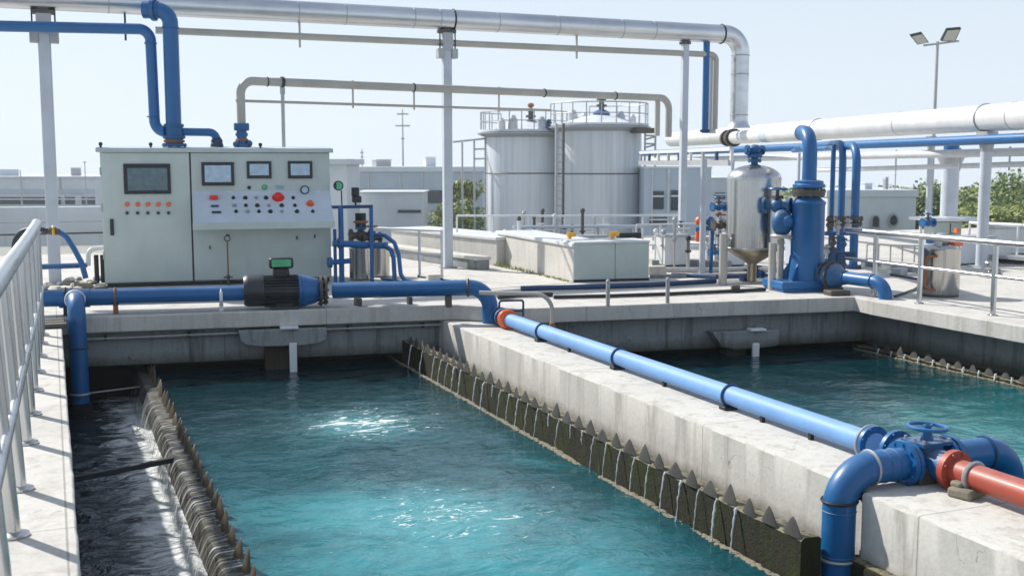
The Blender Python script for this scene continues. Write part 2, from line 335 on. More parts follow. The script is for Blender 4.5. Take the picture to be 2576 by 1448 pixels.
    def flange(s, c, axis, r, t, bolts=8, rb=.01):
        ax = Vector(axis).normalized(); c = Vector(c); s.cyl(c - ax * t / 2, c + ax * t / 2, r, n=24)
        u = ax.orthogonal().normalized(); v = ax.cross(u)
        for i in range(bolts):
            a = 2 * math.pi * (i + .5) / bolts; q = c + (u * math.cos(a) + v * math.sin(a)) * (r - rb * 1.6)
            s.cyl(q - ax * (t / 2 + rb), q + ax * (t / 2 + rb), rb, n=6)
        return s
def fillet(path, rad, seg=8):
    path = [Vector(p) for p in path]; o = [path[0]]
    for i in range(1, len(path) - 1):
        a, b, c = path[i - 1], path[i], path[i + 1]; d1 = (a - b).normalized(); d2 = (c - b).normalized()
        ang = d1.angle(d2)
        if ang > 3.1: o.append(b); continue
        rr = rad[i - 1] if isinstance(rad, (list, tuple)) else rad
        L = min(rr / math.tan(ang / 2), (a - b).length * .49 if i > 1 else (a - b).length * .98, (c - b).length * .49 if i < len(path) - 2 else (c - b).length * .98)
        rr = L * math.tan(ang / 2); bis = (d1 + d2).normalized(); ctr = b + bis * (rr / math.sin(ang / 2))
        p1 = b + d1 * L; p2 = b + d2 * L; v1 = p1 - ctr; v2 = p2 - ctr; an = v1.angle(v2); ax = v1.cross(v2).normalized()
        for k in range(seg + 1): o.append(ctr + Matrix.Rotation(an * k / seg, 3, ax) @ v1)
    o.append(path[-1]); return o
WO = {}
def clean(nm): return nm
def obj(name, mb, mat, parent=None, bevel=0, sharp=35):
    me = bpy.data.meshes.new(name)
    xs = [v.x for v in mb.v]; ys = [v.y for v in mb.v]; zs = [v.z for v in mb.v]
    org = Vector(((min(xs) + max(xs)) / 2, (min(ys) + max(ys)) / 2, min(zs)))
    me.from_pydata([v - org for v in mb.v], [], mb.f); me.validate()
    bm = bmesh.new(); bm.from_mesh(me); bmesh.ops.recalc_face_normals(bm, faces=bm.faces); bm.to_mesh(me); bm.free()
    me.polygons.foreach_set('use_smooth', [True] * len(me.polygons)); me.set_sharp_from_angle(angle=R(sharp))
    me.materials.append(M[mat] if isinstance(mat, str) else mat)
    o = bpy.data.objects.new(name, me); COL.objects.link(o); WO[o.name] = org
    if parent is not None: o.parent = parent; o.location = org - WO[parent.name]
    else: o.location = org
    if bevel:
        bv = o.modifiers.new('bevel', 'BEVEL'); bv.width = bevel; bv.segments = 2; bv.limit_method = 'ANGLE'; bv.angle_limit = R(40)
    return o
def thing(name, label, cat, loc=(0, 0, 0), group=None):
    o = bpy.data.objects.new(name, None); COL.objects.link(o); o.location = Vector(loc); o.empty_display_size = .1; WO[o.name] = Vector(loc)
    o['label'] = label; o['category'] = cat
    if group: o['group'] = group
    return o
def tag(o, label, cat, group=None, kind=None):
    o['label'] = label; o['category'] = cat
    if group: o['group'] = group
    if kind: o['kind'] = kind
    return o
def struct(name, mb, mat, label=None, cat=None, bevel=0):
    o = obj(name, mb, mat, bevel=bevel); o['kind'] = 'structure'
    if label: o['label'] = label; o['category'] = cat or name.replace('_', ' ')
    return o
def dup(root, loc, label=None, rz=None):
    r = root.copy(); COL.objects.link(r); r.location = Vector(loc); WO[r.name] = Vector(loc)
    if label: r['label'] = label
    if rz is not None: r.rotation_euler.z = rz
    for ch in list(root.children):
        c = ch.copy(); COL.objects.link(c); c.parent = r
        for g in list(ch.children):
            d = g.copy(); COL.objects.link(d); d.parent = c
    return r
def clamp_ring(parent, c, axis, r, mat='darkmetal', name='clamp', w=.02):
    return obj(name, MB().torus(c, axis, r + .004, w / 2, 28, 6), mat, parent)
# ================================================================ SETTING
WZ = -.74; CZ = -1.10
g = MB().add([(-600, 23.8, -4), (700, 23.8, -4), (700, 185, -4), (-600, 185, -4), (-600, 185.1, -4), (700, 185.1, -4), (-600, -40, -4.02), (700, -40, -4.02)], [(0, 1, 2, 3), (6, 7, 1, 0)])
struct('ground', g, 'ground')
A0 = Vector((.3, 13.92, 0)); A1 = Vector((4.75, 13.33, 0)); B0 = Vector((5.35, 12.66, 0)); B1 = Vector((10.0, 12.05, 0)); B2 = Vector((9.93, 11.6, 0))
poly = [(-15, -6), (.05, -6), (.05, 13.84), A0.xy, A1.xy, B0.xy, B1.xy, B2.xy, (9.86, -6), (45, -6), (45, 23.8), (-15, 23.8)]
def rough(pts, closed_, step, amp):
    o = []
    for i in range(len(pts)):
        a = Vector((pts[i][0], pts[i][1])); b = Vector((pts[(i + 1) % len(pts)][0], pts[(i + 1) % len(pts)][1])); L = (b - a).length
        near = max(a.x, b.x) < 12 and min(a.x, b.x) > -1 and max(a.y, b.y) < 20
        k = max(1, int(L / step)) if near else 1
        nr = Vector((-(b - a).y, (b - a).x)).normalized()
        for j in range(k):
            p = a + (b - a) * j / k
            if j: p += nr * amp * (mnoise.noise(Vector((p.x * 3, p.y * 3, 1))) + .6 * mnoise.noise(Vector((p.x * 11, p.y * 11, 4))))
            o.append((p.x, p.y))
    return o
struct('deck', MB().prism(rough(poly, True, .05, .007), -.195, 0), 'deck', bevel=.012)
mass = MB().box((-7.5, 4.0, -2.1), (15.06, 19.9, 3.8)).box((15, 19.4, -2.1), (60, 8.6, 3.8)).box((27.7, 4.5, -2.1), (34.5, 20.9, 3.8)).box((15, -6.6, -2.1), (60, 1.2, 3.8))
struct('platform_base', mass, 'dampc')
def sheet(name, x0, x1, y0, y1, z, mat, nx=2, ny=2, wave=0):
    vs = []; fs = []
    for j in range(ny + 1):
        for i in range(nx + 1):
            x = x0 + (x1 - x0) * i / nx; y = y0 + (y1 - y0) * j / ny
            e = min(1, min(i, nx - i) / 2, min(j, ny - j) / 2) if wave else 0
            zz = z + (wave * e * (mnoise.noise(Vector((x * 1.7, y * 2.1, 3))) + .5 * mnoise.noise(Vector((x * 4.3, y * 5.3, 9)))) if wave else 0)
            vs.append((x, y, zz))
    for j in range(ny):
        for i in range(nx):
            a = j * (nx + 1) + i; fs.append((a, a + 1, a + nx + 2, a + nx + 1))
    o = obj(name, MB().add(vs, fs), mat, sharp=180); return o
def water(name, *a, **k): o = sheet(name, *a, **k); o['kind'] = 'structure'; return o
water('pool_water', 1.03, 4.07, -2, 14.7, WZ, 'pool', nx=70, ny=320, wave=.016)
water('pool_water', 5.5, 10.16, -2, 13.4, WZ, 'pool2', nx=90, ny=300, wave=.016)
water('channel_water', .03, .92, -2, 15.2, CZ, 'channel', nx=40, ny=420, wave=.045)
water('gutter_water', 4.27, 4.58, 5.3, 13.8, -.72, 'gutter')
water('gutter_water', 10.29, 10.46, -2, 12.6, -.70, 'gutter')

# ---- walls of the basins
def strip(prof, y0, y1, step, jit, seed, fx=None):
    # long wall with a hand-made, slightly chipped section: prof = [(x, z, jitter?)]
    vs = []; k = len(prof); ny = int((y1 - y0) / step)
    for j in range(ny + 1):
        y = y0 + (y1 - y0) * j / ny
        for i, (x, z, q) in enumerate(prof):
            nx_ = mnoise.noise(Vector((y * 3.1, i * 7.7, seed))) + .8 * mnoise.noise(Vector((y * 9.7, i * 3.1, seed + 5)))
            nz_ = mnoise.noise(Vector((y * 3.7, i * 5.1 + 40, seed)))
            chip = max(0, mnoise.noise(Vector((y * 5.5, seed, i * .1))) - .42) * .06 * q
            vs.append((x + jit * q * nx_ * .6 + chip * (1 if x < 5.03 else -1), y, z + jit * q * nz_ * .5 - chip * .6))
    fs = [(j * k + i, j * k + (i + 1) % k, (j + 1) * k + (i + 1) % k, (j + 1) * k + i) for j in range(ny) for i in range(k)]
    fs += [list(range(k)), [ny * k + i for i in range(k)][::-1]]
    return MB().add(vs, fs)
def wprof(xa, xb, zt, zb): return [(xa, zb, 0), (xa, zt - .30, .2), (xa, zt - .016, .5), (xa + .007, zt - .004, 1), (xa + .03, zt, .3), (xb - .03, zt, .3), (xb - .007, zt - .004, 1), (xb, zt - .016, .5), (xb, zb, 0)]
cw = thing('concrete_wall', 'long pale concrete wall dividing the two basins, carrying the pale blue pipe', 'wall', (5.03, 5.5, -2))
obj('wall_body', strip(wprof(4.565, 5.495, -.2, -2.0), -1.3, 13.7, .05, .0035, 1), 'wallc', cw, sharp=30)
obj('mossy_corner', MB().box((4.5, 5.12, -1.0), (.16, .42, .8)).box((4.42, 5.2, -1.05), (.14, .2, .66)), 'moss', cw, bevel=.03)
obj('end_block', strip(wprof(4.49, 5.505, -.194, -2.0), -1.8, 5.28, .05, .004, 9), 'wallc', cw, sharp=30)
def back_wall(p0, p1, zb, label):
    d = (p1 - p0).normalized(); nrm = Vector((-d.y, d.x, 0))
    t = thing('concrete_wall', label, 'wall', (p0 + p1) / 2 + Vector((0, 0, zb)))
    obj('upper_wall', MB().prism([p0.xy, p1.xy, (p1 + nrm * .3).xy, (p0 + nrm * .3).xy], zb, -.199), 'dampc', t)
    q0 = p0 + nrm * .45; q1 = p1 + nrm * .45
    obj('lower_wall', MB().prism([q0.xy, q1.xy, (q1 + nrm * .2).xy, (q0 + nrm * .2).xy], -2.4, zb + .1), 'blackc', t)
    return t
LW0 = Vector((.03, 14.12, 0)); LW1 = Vector((4.6, 13.52, 0)); RW0 = Vector((5.45, 12.83, 0)); RW1 = Vector((10.5, 12.18, 0))
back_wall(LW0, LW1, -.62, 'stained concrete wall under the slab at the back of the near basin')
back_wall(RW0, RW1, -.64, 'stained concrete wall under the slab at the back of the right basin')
def haunch(pts_px, wall_a, wall_b, postpx, cappx, lab, zt):
    # a rounded concrete bracket standing out from the back wall with a block and a white pipe below it
    d = (wall_b - wall_a).normalized(); nr = Vector((d.y, -d.x, 0))
    a0 = wall_a + nr * .22
    def onw(px, py, off=0):
        r_ = ray(px, py); nn = nr; t = ((a0 + nr * off) - CAM).dot(nn) / r_.dot(nn); return CAM + r_ * t
    pts = [onw(*p) for p in pts_px]
    t = thing('outlet_bracket', lab, 'outlet', onw(*postpx[1]))
    obj('bracket', MB().extr(pts, -nr * .215), 'dampc', t, bevel=.01)
    c = onw((pts_px[0][0] + pts_px[1][0]) / 2 - 10, 900); w_ = (pts[1] - pts[0]).length
    obj('block', MB().prism([(c - d * w_ * .15 - nr * .12).xy, (c + d * w_ * .13 - nr * .12).xy, (c + d * w_ * .13 - nr * .4).xy, (c - d * w_ * .15 - nr * .4).xy], -1.0, min(p.z for p in pts) - .004), 'weirwet', t, bevel=.02)
    q = onw(postpx[0][0], postpx[0][1], .03)
    obj('drain_pipe', MB().box((q.x, q.y, (q.z + 0.05 - .9) / 2), (.09, .05, .9 + q.z + .05), rz=math.atan2(d.y, d.x)), 'white', t, bevel=.008)
    k = onw(cappx[0], cappx[1], -.02)
    obj('cap', MB().box(k, (.22, .14, .03), rz=math.atan2(d.y, d.x)), 'white', t, bevel=.005)
haunch([(600, 832), (822, 824), (822, 852), (806, 862), (770, 868), (660, 872), (620, 868), (606, 858)], LW0, LW1, [(737, 872), (737, 930)], (727, 823), 'grey concrete outlet bracket with a white drain pipe in the near basin', 0)
haunch([(1794, 836), (1960, 830), (1960, 868), (1940, 872), (1850, 880), (1815, 872)], RW0, RW1, [(1901, 872), (1901, 915)], (1903, 828), 'grey concrete outlet bracket with a white drain pipe in the right basin', 0)
cn = thing('conduit', 'thin grey conduit fixed under the front slab above the near basin', 'conduit', LW0 + Vector((0, 0, -.3)))
dd = (LW1 - LW0).normalized(); nn = Vector((dd.y, -dd.x, 0))
a = LW0 + nn * .06 + dd * .25; b = LW1 + nn * .06
obj('pipe', MB().tube([a + Vector((0, 0, -.28)), b + Vector((0, 0, -.262))], .022), 'galv', cn)
for k in range(5):
    q = a + (b - a) * (.06 + k * .22); obj('bracket', MB().box(q + Vector((0, 0, -.265)) - nn * .03, (.03, .1, .06)), 'darkmetal', cn)

# ---- weirs
def tooth_mb(w_, h_, dep, convex=False):
    # a bent plate: half a cone standing on the lip, its round side towards -X
    lev = [(0, 1), (.3, .78), (.6, .50), (.82, .27), (.95, .10)]; K = 8; vs = []
    if convex: lev = [(0, 1), (.3, .76), (.58, .50), (.8, .29), (.94, .13)]
    for t, s_ in lev:
        for i in range(K + 1):
            a = math.pi * i / K; vs.append((-dep * s_ * math.sin(a), -w_ / 2 * s_ * math.cos(a), h_ * t))
    vs.append((0, 0, h_)); ap = len(vs) - 1; n_ = K + 1; fs = []
    for r_ in range(len(lev) - 1):
        for i in range(K): q = r_ * n_ + i; fs.append((q, q + 1, q + n_ + 1, q + n_))
        fs.append((r_ * n_, r_ * n_ + n_, r_ * n_ + n_ + K, r_ * n_ + K))
    r_ = len(lev) - 1
    fs += [(r_ * n_ + i, r_ * n_ + i + 1, ap) for i in range(K)] + [(r_ * n_ + K, r_ * n_, ap), list(range(K + 1))]
    return MB().add(vs, fs)
def weir(name, label, X, y0, y1, pitch, ztop, wid, hgt, thick, depth, wm, tm, lean=0, off=0):
    t = thing(name, label, 'weir', (X, (y0 + y1) / 2, ztop - depth))
    # wall top with an uneven lip
    vs = []; ny = int((y1 - y0) / .06)
    mb = MB()
    prof = [(-thick / 2, -depth), (-thick / 2, -.012), (-thick / 2 + .02, 0), (thick / 2 - .02, .0), (thick / 2, -.012), (thick / 2, -depth)]
    for j in range(ny + 1):
        y = y0 + (y1 - y0) * j / ny
        for k, (px_, pz) in enumerate(prof):
            jx = .014 * mnoise.noise(Vector((y * 5, pz * 4, X))) if k < 3 else 0; jz = .012 * mnoise.noise(Vector((y * 7, k, X * 2))) if k in (1, 2, 3) else 0
            vs.append((X + px_ + jx, y, ztop + pz + jz))
    fs = [(j * 6 + k, j * 6 + k + 1, (j + 1) * 6 + k + 1, (j + 1) * 6 + k) for j in range(ny) for k in range(5)]
    fs += [list(range(6)), [ny * 6 + q_ for q_ in range(6)][::-1]]
    obj('weir_wall', mb.add(vs, fs), wm, t)
    y = y0 + .1; ys = []; proto = None
    while y < y1 - .1:
        if proto is None:
            mb = tooth_mb(wid, hgt, lean or .022, not lean); mb.v = [v + Vector((X + off, y, ztop - .004)) for v in mb.v]
            proto = obj('tooth', mb, tm, t); p0 = proto.location.copy(); yy0 = y
        else:
            c = proto.copy(); COL.objects.link(c); c.location = p0 + Vector((random.uniform(-.006, .006), y - yy0, random.uniform(-.008, .006)))
            s_ = random.uniform(.88, 1.1); c.scale = (1, s_, random.uniform(.82, 1.12)); c.rotation_euler = (random.uniform(-.06, .06), random.uniform(-.05, .05), random.uniform(-.1, .1))
        ys.append(y); y += pitch * random.uniform(.97, 1.03)
    return t, ys
wr, ysR = weir('toothed_weir', 'mossy green toothed weir along the foot of the dividing wall', 4.165, 5.34, 13.6, .232, -.452, .196, .118, .15, .8, 'moss', 'toothg', 0, -.06)
wf, ysF = weir('toothed_weir', 'low toothed weir at the far right side under the deck', 10.24, 5.0, 12.2, .25, -.695, .17, .11, .13, .4, 'moss', 'toothg', 0, -.03)
wl, ysL = weir('toothed_weir', 'dark wet toothed weir on the left spilling into the dark channel', .985, 2.5, 14.6, .285, -.765, .215, .165, .15, .9, 'weirwet', 'toothm', .06, .07)
# jets falling from the notches of the right weir
def jet(y, x0, z0, x1, z1, seed, r=.008):
    rnd = random.Random(seed); path = []; rr = []
    K = 12
    for k in range(K + 1):
        t = k / K; path.append((x0 + (x1 - x0) * t ** .8 + rnd.uniform(-.003, .003), y + rnd.uniform(-.004, .004) - .03 * t, z0 + (z1 - z0) * t ** 1.3))
        rr.append(r * (1.15 - .55 * t) * rnd.uniform(.45, 1.4))
    return MB().tube(path, rr, 7)
n = 0
for i in range(len(ysR) - 1):
    y = (ysR[i] + ysR[i + 1]) / 2
    if random.random() < .10: continue
    s_ = random.choice((.6, .8, 1, 1.25))
    long_ = random.random() < .8
    o = obj('water_jet', jet(y, 4.082, -.452, 4.02 if long_ else 4.06, WZ if long_ else -.56, i, .0068 * s_), 'jet')
    tag(o, 'thin jet of water falling from a notch of the mossy weir', 'water jet', 'thin jets below the mossy weir')
for i in range(len(ysF) - 1):
    y = (ysF[i] + ysF[i + 1]) / 2
    o = obj('water_jet', jet(y, 10.18, -.67, 10.13, WZ, i + 50, .012), 'jet')
    tag(o, 'short jet of water running off the low weir under the right deck', 'water jet', 'short jets below the far right weir')
# sheets of water over the left weir
for i in range(len(ysL) - 1):
    y = (ysL[i] + ysL[i + 1]) / 2; rnd = random.Random(i + 200); K = 14; J = 12; vs = []; fs = []
    for k in range(K + 1):
        t = k / K; wd = .12 + .09 * t ** .6
        u = max(0, (t - .2) / .8)
        x = (1.045 - .120 * (t / .2)) if t < .2 else .925 - .13 * u ** .75
        z = -.744 - .008 * min(1, t * 5) - .345 * u ** 1.5; wd = .285 - .02 * u
        for j in range(J + 1):
            s_ = j / J - .5
            vs.append((x + (.002 * math.cos(s_ * 12) + .004 * math.sin(j * 1.9 + i)) * min(1, u * 3) - .004, y + wd * s_ - .04 * t, z + .004))
    for k in range(K):
        for j in range(J): a = k * (J + 1) + j; fs.append((a, a + 1, a + J + 2, a + J + 1))
    o = obj('water_sheet', MB().add(vs, fs), 'stream', sharp=180)
    tag(o, 'glassy sheet of water spilling between the teeth of the left weir', 'falling water', 'sheets of water over the left weir')
# scum crust at the pool edge
mb = MB(); rnd = random.Random(5); y = 3.8
while y < 14.2:
    dn = mnoise.noise(Vector((y * 1.3, 2, 5))); s_ = rnd.uniform(.004, .022) * (.9 + dn)
    for _ in range(2):
        b0 = len(mb.v); mb.ball((4.035 + rnd.uniform(-.012, .03) + .01 * dn, y + rnd.uniform(-.02, .02), WZ + s_ * .1), s_, 7, (1, rnd.uniform(1.2, 2.4), .45))
        for q_ in range(b0, len(mb.v)): mb.v[q_] += Vector((1, 1, .5)) * (.35 * s_ * mnoise.noise(mb.v[q_] * 60))
    y += s_ * .9 + (.05 if dn < -.3 else 0)
o = obj('scum_crust', mb, 'crumb'); o['kind'] = 'stuff'; o['label'] = 'crust of pale scum along the water edge below the mossy weir'; o['category'] = 'scum'
mb = MB(); y = 4.5
while y < 12.2:
    s_ = rnd.uniform(.012, .024); mb.ball((10.13 + rnd.uniform(-.015, .015), y, WZ + s_ * .2), s_, 6, (1, 1.8, .6)); y += s_ * 1.6
o = obj('scum_crust', mb, 'crumb'); o['kind'] = 'stuff'; o['label'] = 'line of white scum along the far edge of the right basin'; o['category'] = 'scum'
# strut across the channel
a = P(445, 1153, X=.98); yb = a.y; 
o = obj('steel_strut', MB().bar((.02, yb - .75, CZ + .27), (.93, yb - .62, CZ + .33), .05, .045), 'darkmetal', bevel=.004); tag(o, 'dark steel strut crossing the channel below the walkway', 'strut')
o = obj('thin_rod', MB().tube([(.28, 14.0, -.93), (.95, 14.05, -.9)], .012), 'galv'); tag(o, 'thin pale rod in the dark end of the channel', 'rod')

# ================================================================ LEFT RAILING
rl = thing('metal_railing', 'stainless railing with many round posts along the left walkway', 'railing', (-.2, 8, 0))
def lx(y): return -.235 + (y - 5.7) * .0125   # base line
def lt(y, h):                                  # leans outwards more towards the camera
    k = max(0, (11.2 - y)) / 5.5; return Vector((lx(y) - .035 * k * h - .02 * k * h, y, h))
HR = 1.17
ypos = [3.3, 4.15, 4.95, 5.77, 6.6, 7.7, 8.6, 9.5, 10.35, 11.2, 12.0, 12.6]
for y in ypos:
    p = obj('post', MB().tube([lt(y, 0), lt(y, HR - .02)], .033, 18), 'railsteel', rl)
    obj('base_plate', MB().lathe([(.03, .0), (.07, .0), (.07, .012), (.045, .022), (.034, .024)], lt(y, .002)), 'steel', p)
for i in range(len(ypos) - 1):
    y = (ypos[i] + ypos[i + 1]) / 2
    obj('picket', MB().tube([lt(y, .52), lt(y, HR - .02)], .018, 12), 'railsteel', rl)
obj('top_rail', MB().tube([lt(y, HR + .03 * (y < 6) * 0) + Vector((0, 0, 0)) for y in [2.4, 4, 6, 8, 10, 12, 12.65]], .052, 20), 'railsteel', rl)
obj('mid_rail', MB().tube([lt(y, .5) + Vector((.02, 0, .0)) for y in [2.4, 4, 6, 8, 10, 12, 12.65]], .026, 16), 'railsteel', rl)
# ================================================================ CONTROL CABINET
C0 = P(264, 724, z=0); C1 = P(835, 708, z=0); cu = (C1 - C0).normalized(); cn_ = Vector((cu.y, -cu.x, 0)); CW = (C1 - C0).length; CRZ = math.atan2(cu.y, cu.x)
def cl(u, z, n=0): return C0 + cu * u + cn_ * n + Vector((0, 0, z))
def cp(px, py, n=0):
    r_ = ray(px, py); t = ((C0 + cn_ * n) - CAM).dot(cn_) / r_.dot(cn_); q = CAM + r_ * t - C0; return q.dot(cu), q.z
def cbox(mb, u0, u1, z0, z1, n0, n1): return mb.box(cl((u0 + u1) / 2, (z0 + z1) / 2, (n0 + n1) / 2), (u1 - u0, abs(n1 - n0), z1 - z0), rz=CRZ)
def cbp(mb, x0, y0, x1, y1, n0, n1):
    a = cp((x0 + x1) / 2, y0, n1); b = cp((x0 + x1) / 2, y1, n1); l_ = cp(x0, (y0 + y1) / 2, n1); r_ = cp(x1, (y0 + y1) / 2, n1)
    return cbox(mb, l_[0], r_[0], b[1], a[1], n0, n1)
CH = cp(250, 381)[1]; us = (cp(481, 500)[0])
cab = thing('control_cabinet', 'large grey-green control cabinet with a screen, gauges and a sloping button desk', 'control cabinet', cl(CW / 2, 0, -.5))
obj('body', cbox(MB(), 0, CW, .06, CH, -1.0, -.03), 'cabinet', cab, bevel=.012)
obj('plinth', cbox(MB(), .03, CW - .03, 0, .06, -.97, -.05), 'black', cab)
RZ_ = cp(250, 370)[1]
obj('roof', MB().extr([cl(-.05, CH - .01, .05), cl(-.05, RZ_ - .01, .03), cl(-.05, RZ_ + .02, -.5), cl(-.05, RZ_ - .01, -1.05), cl(-.05, CH - .01, -1.06)], cu * (CW + .1)), 'cabinet_edge', cab, bevel=.01)
dl = obj('door', cbox(MB(), .015, us - .012, .075, CH - .015, -.03, 0), 'cabinet', cab, bevel=.006, ); dl['label'] = 'plain left door with the dark handle'
dr = obj('door', cbox(MB(), us + .012, CW - .015, .075, CH - .015, -.03, 0), 'cabinet', cab, bevel=.006); dr['label'] = 'right panel behind the sloping desk'
obj('seam', cbox(MB(), us - .012, us + .012, .06, CH - .01, -.03, -.012), 'black', cab)
hb = cbp(MB(), 277, 551, 286, 592, .0, .035); obj('handle', hb, 'black', dl, bevel=.008)
sc = cbp(MB(), 311, 412, 429, 488, .001, .025); obj('screen_frame', sc, 'darkmetal', cab, bevel=.006)
s2 = cbp(MB(), 321, 423, 421, 479, .0255, .028); obj('screen', s2, 'screen', cab)
bt = None
for x in (319.5, 346, 372, 398, 424):
    u, z = cp(x, 514, .02); b1 = MB().cyl(cl(u, z, .001), cl(u, z, .012), .034).cyl(cl(u, z, .012), cl(u, z, .035), .027, .024)
    obj('button', b1, 'orangebutton', cab)
    u, z = cp(x, 535.6, .02); b1 = MB().cyl(cl(u, z, .001), cl(u, z, .010), .032); ob = obj('button', b1, 'galv', cab)
    obj('button_cap', MB().cyl(cl(u, z, .0105), cl(u, z, .032), .022, .02), 'black', ob)
# three framed displays
def chart(x0, y0, x1, y1, big=False):
    fr = obj('display', cbp(MB(), x0, y0, x1, y1, .001, .03), 'black', cab, bevel=.004)
    m_ = 8 if big else 7
    obj('face', cbp(MB(), x0 + m_, y0 + m_, x1 - m_, y1 - m_ - 1, .0305, .033), 'paper', fr)
    lb = MB(); rnd = random.Random(int(x0))
    h_ = (y1 - y0 - 3 * m_)
    for k in range(4):
        yy = y0 + m_ + 4 + h_ * k / 4; cbp(lb, x0 + m_ + 6, yy, x1 - m_ - 6 - rnd.uniform(0, 20), yy + 1.0, .0335, .0345)
    if big: cbp(lb, x0 + 52, y1 - 16, x1 - m_ - 1, y1 - m_ - 3, .0335, .0345)
    obj('markings', lb, 'bldg2', fr)
chart(507, 408, 589, 467, True); chart(621, 405.5, 683, 449); chart(724.5, 405, 786, 449)
# sloping desk
zt = cp(490, 480)[1]; dn = .50
lipT = cp(842, 555.5, dn)[1]; lipB = cp(842, 572, dn)[1]
u0 = us + .02; u1 = cp(841, 563, dn)[0]
prof = [cl(u0, zt, .0), cl(u0, zt - .06, .03), cl(u0, lipT + .02, dn - .03), cl(u0, lipT, dn), cl(u0, lipB, dn), cl(u0, lipB - .0, dn - .02), cl(u0, lipB, .0)]
obj('sloping_desk', MB().extr([prof[i] for i in (0, 1, 2, 3, 4, 6)], cu * (u1 - u0)), 'desk', cab, bevel=.006)
ub_ = u1 - u0
obj('desk_lip', MB().box(cl(u0 + ub_ / 2, (lipT + lipB) / 2 - .004, dn + .006), (ub_ + .012, .018, lipT - lipB + .004), rz=CRZ), 'cabinet', cab, bevel=.005)
# things on the desk: place with the ray onto the sloping plane
pa = prof[1]; pb = prof[2]; dv = (pb - pa).normalized(); dnrm = cu.cross(dv).normalized()
if dnrm.z < 0: dnrm = -dnrm
def onface(px, py):
    r_ = ray(px, py); t = (pa - CAM).dot(dnrm) / r_.dot(dnrm); q = CAM + r_ * t
    if q.z > pa.z: # on the vertical panel above the slope
        u, z = cp(px, py, .001); return cl(u, z, .001), cn_
    return q, dnrm
def s5(x, y): return (189 + x * .2736, 340 + y * .2736)
def knob(x, y, r, h, mat, nm='button', base=True):
    r *= 1.25; q, nr = onface(*s5(x, y)); mb = MB()
    if base: mb.cyl(q, q + nr * .006, r * 1.35)
    mb.cyl(q + nr * .004, q + nr * h, r, r * .85); return obj(nm, mb, mat, cab)
es = knob(1867, 575, .055, .06, 'redbutton', 'emergency_button')
q, nr = onface(*s5(1275, 585)); obj('rocker_switch', MB().box(q + nr * .03, (.12, .05, .06), rz=CRZ), 'redbutton', cab, bevel=.006)
q, nr = onface(*s5(1285, 655)); obj('selector_panel', MB().box(q + nr * .012, (.11, .03, .03), rz=CRZ), 'darkblue', cab, bevel=.004)
q, nr = onface(*s5(1300, 712)); obj('selector_panel', MB().box(q + nr * .012, (.13, .03, .03), rz=CRZ), 'black', cab, bevel=.004)
for row, ys_, xs_ in ((0, 578, [1455, 1565, 1665, 1755, 2005]), (1, 648, [1465, 1570, 1675, 1780, 1900, 2020]), (2, 703, [1480, 1585, 1690, 1795, 1900, 2040, 2185])):
    for i, x in enumerate(xs_): knob(x, ys_, .017 + .004 * ((i + row) % 2), .03, ('black', 'galv', 'darkmetal')[(i * 2 + row) % 3])
knob(2160, 633, .035, .05, 'orange'); knob(1600, 482, .016, .03, 'darkmetal'); knob(1742, 478, .026, .03, 'green')
q, nr = onface(*s5(1882, 476)); obj('label_plate', MB().box(q + nr * .006, (.12, .012, .045), rz=CRZ), flat('label_cyan', (.2, .45, .55)), cab, bevel=.003)
q, nr = onface(*s5(2110, 503)); gg = obj('round_gauge', MB().lathe([(.06, 0), (.066, .02), (.06, .04), (.05, .045)], q, nr), 'black', cab)
obj('gauge_face', MB().cyl(q + nr * .0455, q + nr * .049, .048), 'paper', gg)
for x, y, w__ in ((1455, 545, .05), (1565, 545, .05), (1665, 545, .05), (1755, 545, .05), (2005, 548, .05), (1465, 618, .04), (1570, 618, .04), (1675, 618, .04), (1780, 618, .04), (2020, 618, .04), (1410, 520, .09), (1700, 525, .11)):
    q, nr = onface(*s5(x, y)); obj('label_plate', MB().box(q + nr * .003, (w__, .010, .014), rz=CRZ), 'white', cab)
# small studs on the roof edge
for px in (253, 379, 655):
    u, z = cp(px, 365, -.1); obj('lifting_eye', MB().cyl(cl(u, RZ_ - .01, -.1), cl(u, RZ_ + .035, -.1), .016).ball(cl(u, RZ_ + .045, -.1), .03, 8), 'darkmetal', cab)
# rusty sight pipe on the front
rp = thing('drain_pipe', 'thin rusty pipe with a hook and tap in front of the cabinet', 'pipe', cl(cp(573, 700, .1)[0], 0, .1))
ur = cp(573, 650, .1)[0]; zT = cp(573, 605, .1)[1]; zB = cp(573, 700, .1)[1]
obj('pipe', MB().tube([cl(ur, zB - .08, .1), cl(ur, zT, .1)], .011), 'rust', rp)
obj('ring', MB().torus(cl(ur, zT + .03, .1), cn_, .04, .008, 20, 6).box(cl(ur + .01, zT + .08, .1), (.05, .02, .03), rz=CRZ), 'grime', rp)
obj('tap', MB().cyl(cl(ur, zB - .01, .1), cl(ur, zB + .05, .1), .024).box(cl(ur, zB + .02, .12), (.13, .02, .02), rz=CRZ).cyl(cl(ur, 0.0, .1), cl(ur, zB - .03, .1), .018), 'grime', rp)

